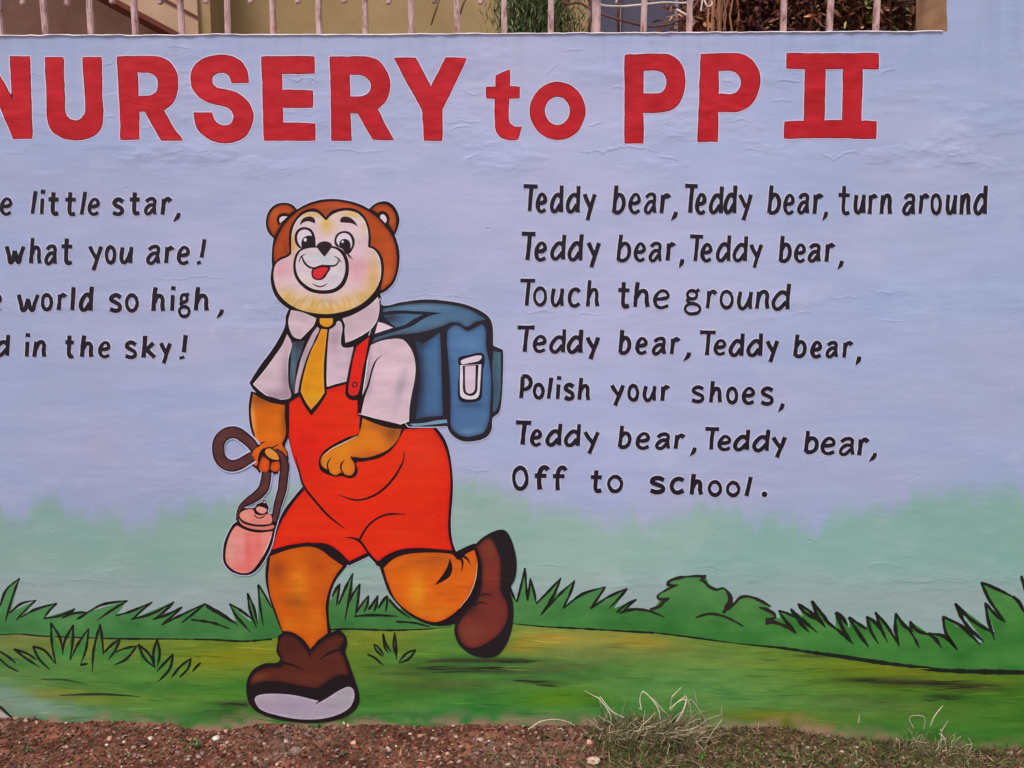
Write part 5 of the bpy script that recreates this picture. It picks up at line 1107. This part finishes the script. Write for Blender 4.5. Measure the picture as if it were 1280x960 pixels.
dry_tuft([T5([(1000,185),(995,150),(960,100),(935,85),(905,68)]), T5([(1045,165),(1000,140),(960,90),(965,130)]), T5([(1180,190),(1170,130),(1120,72),(1105,100),(1110,135),(1100,130)]), T5([(1150,95),(1190,140),(1215,160)]),
          T5([(1240,190),(1262,150),(1275,90),(1240,110),(1215,140),(1222,90)]), T5([(935,165),(950,190),(945,215)]), T6([(10,190),(40,140),(50,100),(20,110),(-10,135)]), T6([(70,170),(65,120),(45,80)]), T6([(130,190),(100,140),(70,100),(50,120)]), T6([(90,110),(80,65)]), T6([(180,150),(182,122)]), T6([(0,90),(35,55)])], 815, 918,
         'large bleached dry tuft with curly stalks standing against the painted meadow', 420, 66, 56)
dry_tuft([T6([(975,290),(980,220),(975,210),(985,250)]), T6([(940,195),(955,160),(985,122)]), T6([(915,208),(918,165),(880,158),(862,170),(880,205)]), T6([(980,215),(1003,178)]), T6([(678,185),(682,152)]), T6([(830,290),(826,248)]), T6([(1000,300),(990,240),(970,225)])], 1165, 934,
         'smaller dry tuft with thin upright stalks near the right end of the soil', 150, 40, 36)
dry_tuft([T5([(710,205),(740,182),(790,172),(840,180),(868,195)]), T5([(700,208),(725,190),(745,178)])], 690, 911, 'single thin straw arched low over the soil below the painted shoe', 8, 20, 10)

# ================================================================== BEHIND THE WALL
def box(V, Fc, x0, x1, y0, y1, z0, z1):
    b = len(V); V += [(x, y, z) for z in (z0, z1) for y in (y0, y1) for x in (x0, x1)]
    Fc += [tuple(b + i for i in f) for f in ((0, 2, 3, 1), (4, 5, 7, 6), (0, 1, 5, 4), (2, 6, 7, 3), (0, 4, 6, 2), (1, 3, 7, 5))]
# ---- railing standing on the wall
M_RAIL = pmat('railing_paint', (112, 72, 62), (194, 168, 168), 70, .65, .0008, (1, 1, .35), (178, 148, 148))
rail = bpy.data.objects.new('railing', None); COL.objects.link(rail); rail.location = (-.3, .08, at(640, 42, .08)[2])
tag(rail, 'pale pinkish metal railing of thin upright bars on top of the wall', 'railing')
r0 = Vector(rail.location)
ztop = at(640, 42, .08)[2] + .42
def rbar(name, x, z0, z1, hw, lean=0.0, dx=0):
    bm = bmesh.new(); bmesh.ops.create_cube(bm, size=1)
    for v in bm.verts:
        zz = z0 if v.co.z < 0 else z1
        v.co = Vector((x + v.co.x * 2 * hw + (lean * (zz - z0)), .08 + v.co.y * 2 * hw, zz)) - r0
    bmesh.ops.bevel(bm, geom=[e for e in bm.edges], offset=hw * .35, segments=2, affect='EDGES')
    me = bpy.data.meshes.new(name); bm.to_mesh(me); bm.free(); me.materials.append(M_RAIL); o = bpy.data.objects.new(name, me); COL.objects.link(o); o.parent = rail; return o
bars = [-292, -234, -175, -116, -58, 2, 58, 114, 170, 228, 285, 342, 399, 457, 514, 572, 630, 688, 745, 804, 861, 979, 1036, 1094]
random.seed(3)
for bx in bars:
    q = at(bx, 44, .08); rbar('bar', q[0], q[2] - .02, ztop, .0069 if bx != 745 else .0098, random.uniform(-.02, .02))
for bx in [28, 83, 140, 200, 257, 313, 372, 430, 485, 542, 600]:
    q = at(bx, 6, .08); z0 = q[2] + random.uniform(-.002, .004)
    rbar('drop_spike', q[0], z0, z0 + .09, .0062, .30)
mid_z = at(640, -42, .08)[2]
V = []; Fc = []; box(V, Fc, at(-330, 44, .08)[0], at(1175, 44, .08)[0], .066, .094, mid_z, mid_z + .025)
o = new_mesh('rail', [Vector(v) - r0 for v in V], Fc, M_RAIL, rail)
V = []; Fc = []; box(V, Fc, at(-330, 44, .08)[0], at(1178, 44, .08)[0], .064, .096, ztop, ztop + .03)
o = new_mesh('top_rail', [Vector(v) - r0 for v in V], Fc, M_RAIL, rail)

# ---- house behind, with its outside stair and a window
YH = 3.2
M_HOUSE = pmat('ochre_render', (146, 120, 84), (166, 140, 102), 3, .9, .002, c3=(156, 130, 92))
M_DARKW = pmat('brown_render', (118, 84, 72), (146, 110, 94), 4, .9, .002, c3=(132, 98, 84))  # darker brown render for the recess wall and the roof
M_STAIR = pmat('stair_render', (166, 134, 108), (186, 152, 126), 5, .9, .001)
M_EDGE = pmat('stair_edge', (92, 44, 36), (112, 58, 46), 10, .8)
house = bpy.data.objects.new('house', None); COL.objects.link(house); house.location = (0, YH, 0)
tag(house, 'ochre rendered house close behind the wall with a dark window', 'house')
def hpart(name, boxes, mat, parent, loc=(0, YH, 0)):
    V = []; Fc = []
    for b_ in boxes: box(V, Fc, *b_)
    if parent is not house and parent is not None: loc = (0, 0, 0)
    return new_mesh(name, [(v[0] - loc[0], v[1] - loc[1], v[2] - loc[2]) for v in V], Fc, mat, parent)
xh = lambda px, Y=YH: at(px, 20, Y)[0]
zh = lambda py, Y=YH: at(640, py, Y)[2]
W0, W1 = xh(735), xh(872); WZ0, WZ1 = 1.25, zh(-30)
hpart('house_wall', [(xh(246), W0, YH, YH + .25, -.05, 5.2), (W1, 9.0, YH, YH + .25, -.05, 5.2), (W0, W1, YH + .002, YH + .25, -.05, WZ0), (W0, W1, YH + .002, YH + .25, WZ1, 5.2)], M_HOUSE, house)
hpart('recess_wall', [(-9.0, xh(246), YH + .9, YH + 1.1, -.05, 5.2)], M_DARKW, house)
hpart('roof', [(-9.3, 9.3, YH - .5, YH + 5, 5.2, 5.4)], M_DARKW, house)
M_FRAME = pmat('window_frame_paint', (120, 108, 112), (146, 132, 134), 20, .6)
M_GLASS = bpy.data.materials.new('dark_glass'); M_GLASS.use_nodes = True
g_ = M_GLASS.node_tree.nodes['Principled BSDF']; g_.inputs['Roughness'].default_value = .12
gn = M_GLASS.node_tree.nodes.new('ShaderNodeTexNoise'); gn.inputs['Scale'].default_value = 3; gr_ = M_GLASS.node_tree.nodes.new('ShaderNodeValToRGB')
gr_.color_ramp.elements[0].color = (*pig((52, 44, 58)), 1); gr_.color_ramp.elements[1].color = (*pig((88, 80, 96)), 1)
M_GLASS.node_tree.links.new(gn.outputs[0], gr_.inputs[0]); M_GLASS.node_tree.links.new(gr_.outputs[0], g_.inputs['Base Color'])
fw = .035
win = hpart('window', [(W0, W0 + fw, YH - .02, YH + .05, WZ0, WZ1), (W1 - fw, W1, YH - .02, YH + .05, WZ0, WZ1), (W0 + fw, W1 - fw, YH - .018, YH + .05, WZ0, WZ0 + fw), (W0 + fw, W1 - fw, YH - .018, YH + .05, WZ1 - fw, WZ1), (xh(772), xh(776), YH - .015, YH + .05, WZ0 + fw, WZ1 - fw), (xh(843), xh(847), YH - .015, YH + .05, WZ0 + fw, WZ1 - fw)], M_FRAME, house)
V = []; Fc = []; box(V, Fc, W0 + fw, W1 - fw, YH + .01, YH + .02, WZ0 + fw, WZ1 - fw)
pane = new_mesh('pane', [(v[0], v[1] - YH, v[2]) for v in V], Fc, M_GLASS, win)

# outside stair: runs up to the left in front of the recess
stair = bpy.data.objects.new('outside_stair', None); COL.objects.link(stair); YS = YH - .35; stair.location = (0, YS, 0)
tag(stair, 'sloping plastered underside of an outside stair at the left behind the railing', 'stair')
pA, pB = at(148, 0, YS), at(226, 42, YS); sl_ = (pA[2] - pB[2]) / (pA[0] - pB[0]); xr = at(247, 20, YS)[0]
def zl(x): return pB[2] + sl_ * (x - pB[0])
def prism(poly, y0, y1):
    n = len(poly); V = [(x, y0 - YS, z) for x, z in poly] + [(x, y1 - YS, z) for x, z in poly]
    Fc = [tuple(range(n)), tuple(range(2 * n - 1, n - 1, -1))] + [(i, n + i, n + (i + 1) % n, (i + 1) % n) for i in range(n)]
    return V, Fc
xl = -2.6; hT = 1.0
V, Fc = prism([(xl, zl(xl)), (xr, zl(xr)), (xr, zl(xr) + hT), (xl, zl(xl) + hT)], YS, YS + .9); new_mesh('stair_flight', V, Fc, M_STAIR, stair)
V, Fc = prism([(xl, zl(xl) - .03), (xr, zl(xr) - .03), (xr, zl(xr) - .002), (xl, zl(xl) - .002)], YS - .012, YS + .88); new_mesh('stair_edge', V, Fc, M_EDGE, stair)
d_ = at(222, 10, YS); o1 = d_[2] - zl(d_[0])
V, Fc = prism([(xl, zl(xl) + o1), (xr, zl(xr) + o1), (xr, zl(xr) + o1 + .014), (xl, zl(xl) + o1 + .014)], YS - .008, YS - .001); new_mesh('stair_groove', V, Fc, M_EDGE, stair)
V, Fc = prism([(xr - .001, -.05), (xr + .06, -.05), (xr + .06, 4.2), (xr - .001, 4.2)], YS + .03, YS + .9); new_mesh('stair_post', V, Fc, M_HOUSE, stair)

# square column right of the brush
YC = 1.0
col = bpy.data.objects.new('column', None); COL.objects.link(col); col.location = (at(1160, 20, YC)[0], YC, 0)
tag(col, 'brown and beige square column standing behind the right end of the railing', 'column')
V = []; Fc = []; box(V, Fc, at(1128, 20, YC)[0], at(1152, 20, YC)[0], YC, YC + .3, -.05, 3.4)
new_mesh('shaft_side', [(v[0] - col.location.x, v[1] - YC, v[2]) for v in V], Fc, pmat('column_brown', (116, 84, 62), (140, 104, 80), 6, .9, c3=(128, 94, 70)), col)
V = []; Fc = []; box(V, Fc, at(1152, 20, YC)[0] + .001, at(1300, 20, YC)[0], YC - .02, YC + .3, -.05, 3.4)
new_mesh('shaft', [(v[0] - col.location.x, v[1] - YC, v[2]) for v in V], Fc, pmat('column_beige', (150, 116, 88), (172, 138, 108), 6, .9, c3=(160, 126, 98)), col)
V = []; Fc = []; box(V, Fc, at(1120, 20, YC)[0], at(1310, 20, YC)[0], YC - .05, YC + .33, 3.4, 3.55)
new_mesh('cap', [(v[0] - col.location.x, v[1] - YC, v[2]) for v in V], Fc, M_STAIR, col)

# green feathery shrub
random.seed(11)
def crown_shrub(name, label, cx, Yc, rx, rz, zc, n, cols, leaf, trunk_col, cat, twigs=26, up=.6, lw=(.10, .22)):
    root = bpy.data.objects.new(name, None); COL.objects.link(root); root.location = (cx, Yc, 0); tag(root, label, cat)
    tr = Tubes(); fo = Tubes()
    for k in range(twigs):
        a = random.uniform(0, 6.28); r = random.uniform(.2, .9); tip = Vector((math.cos(a) * rx * r, math.sin(a) * rx * r * .8, zc + random.uniform(-.4, .95) * rz))
        mid = Vector((tip.x * .35, tip.y * .35, tip.z * .55))
        P = [Vector((random.uniform(-.03, .03), random.uniform(-.03, .03), -.02)), mid, mid.lerp(tip, .5) + Vector((random.uniform(-.04, .04), 0, .04)), tip]
        tr.tube(P, .012, .003, vcol(trunk_col), 5)
        for j in range(n // twigs):
            c_ = P[2].lerp(tip, random.uniform(-.3, 1.15)) + Vector((random.gauss(0, .05), random.gauss(0, .05), random.gauss(0, .06)))
            d = Vector((random.uniform(-1, 1), random.uniform(-1, 1), random.uniform(-.3, 1) + up))
            fo.leaf(c_, d, (random.uniform(-1, 1), random.uniform(-1, 1), 1), leaf * random.uniform(.6, 1.4), leaf * random.uniform(*lw), vcol(random.choice(cols), .3))
    tr.build('trunk', M_PLANT, root); fo.build('foliage', M_PLANT, root); return root
zc = at(680, 10, 1.4)[2]
crown_shrub('feathery_shrub', 'green feathery shrub growing against the ochre house wall', at(676, 20, 1.4)[0], 1.4, .15, .40, zc, 15000, [(70, 84, 50), (96, 106, 70), (56, 66, 42), (118, 116, 84), (84, 100, 56)], .040, (96, 72, 52), 'shrub', 34, .9, (.035, .07))
# dry brown shrubs to the right
BRC = [(186, 136, 106), (160, 108, 84), (112, 70, 58), (206, 164, 132), (84, 50, 44), (66, 40, 38), (92, 84, 54), (130, 84, 68)]
specs = [(905, 1.1, .20, .45, 'dry_shrub', 'dry tangled shrub of tan canes right of the dark window', [(176, 124, 94), (150, 100, 78), (104, 64, 52), (190, 144, 114)]),
         (960, 1.0, .17, .40, 'dry_shrub', 'dark leafless looking shrub between the tan canes and the leafy brown shrub', [(104, 64, 58), (76, 46, 44), (150, 98, 80), (66, 40, 40)]),
         (1030, .95, .20, .45, 'dry_shrub', 'brown leafy shrub with hanging dead leaves behind the railing', BRC),
         (1092, .9, .17, .40, 'dry_shrub', 'dark brown shrub with green shoots beside the square column', [(104, 64, 56), (76, 48, 44), (150, 108, 84), (84, 94, 52)])]
for px, Y, rx, rz, nm, lb, cl in specs:
    r_ = crown_shrub(nm, lb, at(px, 20, Y)[0], Y, rx, rz, at(px, 5, Y)[2], 7000, cl, .036, (74, 46, 42), 'shrub', 70, -.6)
    r_['group'] = 'dry shrubs behind the railing'
t_ = Tubes(); cr_ = bpy.data.objects['dry_shrub']; cq = Vector(cr_.location)
for k in range(16):
    px = random.uniform(884, 930); b0 = Vector(at(px, 60, .9)); P = [Vector((b0.x, b0.y, 0)), b0, Vector(at(px + random.uniform(-6, 6), 20, .9)), Vector(at(px + random.uniform(-14, 14), -40, .9))]
    t_.tube([p - cq for p in P], .0042, .003, vcol((138, 94, 72), .25), 5)
t_.build('canes', M_PLANT, cr_)
# dark hedge mass further back that fills the gaps
t = Tubes()
for k in range(9000):
    px = random.uniform(872, 1150); Y = random.uniform(1.9, 2.9); q = at(px, random.uniform(-60, 60), Y)
    t.leaf(q, (random.uniform(-1, 1), random.uniform(-1, 1), random.uniform(-1, 1)), (0, random.uniform(-1, 1), 1), random.uniform(.03, .07), random.uniform(.006, .016), vcol(random.choice([(66, 42, 40), (92, 58, 50), (50, 34, 34), (76, 66, 46), (120, 80, 64)]), .3))
for k in range(60):
    px = random.uniform(860, 1150); Y = random.uniform(1.9, 2.8); q = Vector(at(px, 60, Y)); t.tube([Vector((q.x, q.y, 0)), q, q + Vector((random.uniform(-.1, .1), 0, .5))], .01, .006, (60, 40, 36), 4)
o = t.build('hedge', M_PLANT); tag(o, 'dark dense dry hedge behind the brown shrubs', 'hedge', kind='stuff')

# climbing vines before the window
def vine(label, paths, Y, r, col):
    root = bpy.data.objects.new('vine', None); COL.objects.link(root); root.location = at(*paths[0][0], Y); q0 = Vector(root.location); tag(root, label, 'vine')
    for P in paths:
        t_ = Tubes(); pts = [Vector(at(p[0], p[1], Y - .015 * math.sin(i * 2.1))) - q0 for i, p in enumerate(P)]; sm = []
        for i in range(len(pts) - 1):
            a = pts[max(i - 1, 0)]; b = pts[i]; c = pts[i + 1]; d = pts[min(i + 2, len(pts) - 1)]
            for j in range(5):
                u = j / 5; sm.append(0.5 * ((2 * b) + (c - a) * u + (2 * a - 5 * b + 4 * c - d) * u * u + (3 * b - a - 3 * c + d) * u ** 3))
        sm.append(pts[-1]); t_.tube(sm, r, r * .8, vcol(col, .15), 6); t_.build('runner', M_PLANT, root)
vine('long red brown vine sagging in an arc before the dark window', [[(700, -20), (705, 4), (725, 4), (750, 17), (790, 29), (815, 33), (840, 29), (858, 18), (872, 2), (880, -25)]], .35, .0035, (122, 78, 72))
vine('pair of dark crossed stems rising beside the feathery shrub', [[(733, 60), (738, 25), (742, 8), (744, -30)], [(741, 60), (742, 30), (738, 8), (730, -25)], [(778, -20), (773, 15), (774, 50)]], .5, .0045, (84, 52, 48))
vine('whitish bleached vine looping along the top of the window', [[(742, -12), (748, 5), (775, 8), (800, 6), (830, 3), (860, 3), (880, -10)], [(846, 12), (860, 20), (868, 28), (862, 34)], [(878, -8), (884, 8), (890, 4), (880, -4), (876, 14)], [(775, -15), (770, 4)]], .3, .003, (206, 186, 182))
vine('thin grey twigs leaning left against the ochre wall', [[(552, -10), (545, 12), (539, 31)], [(588, -10), (580, 3), (575, 18)]], 1.2, .004, (116, 84, 70))
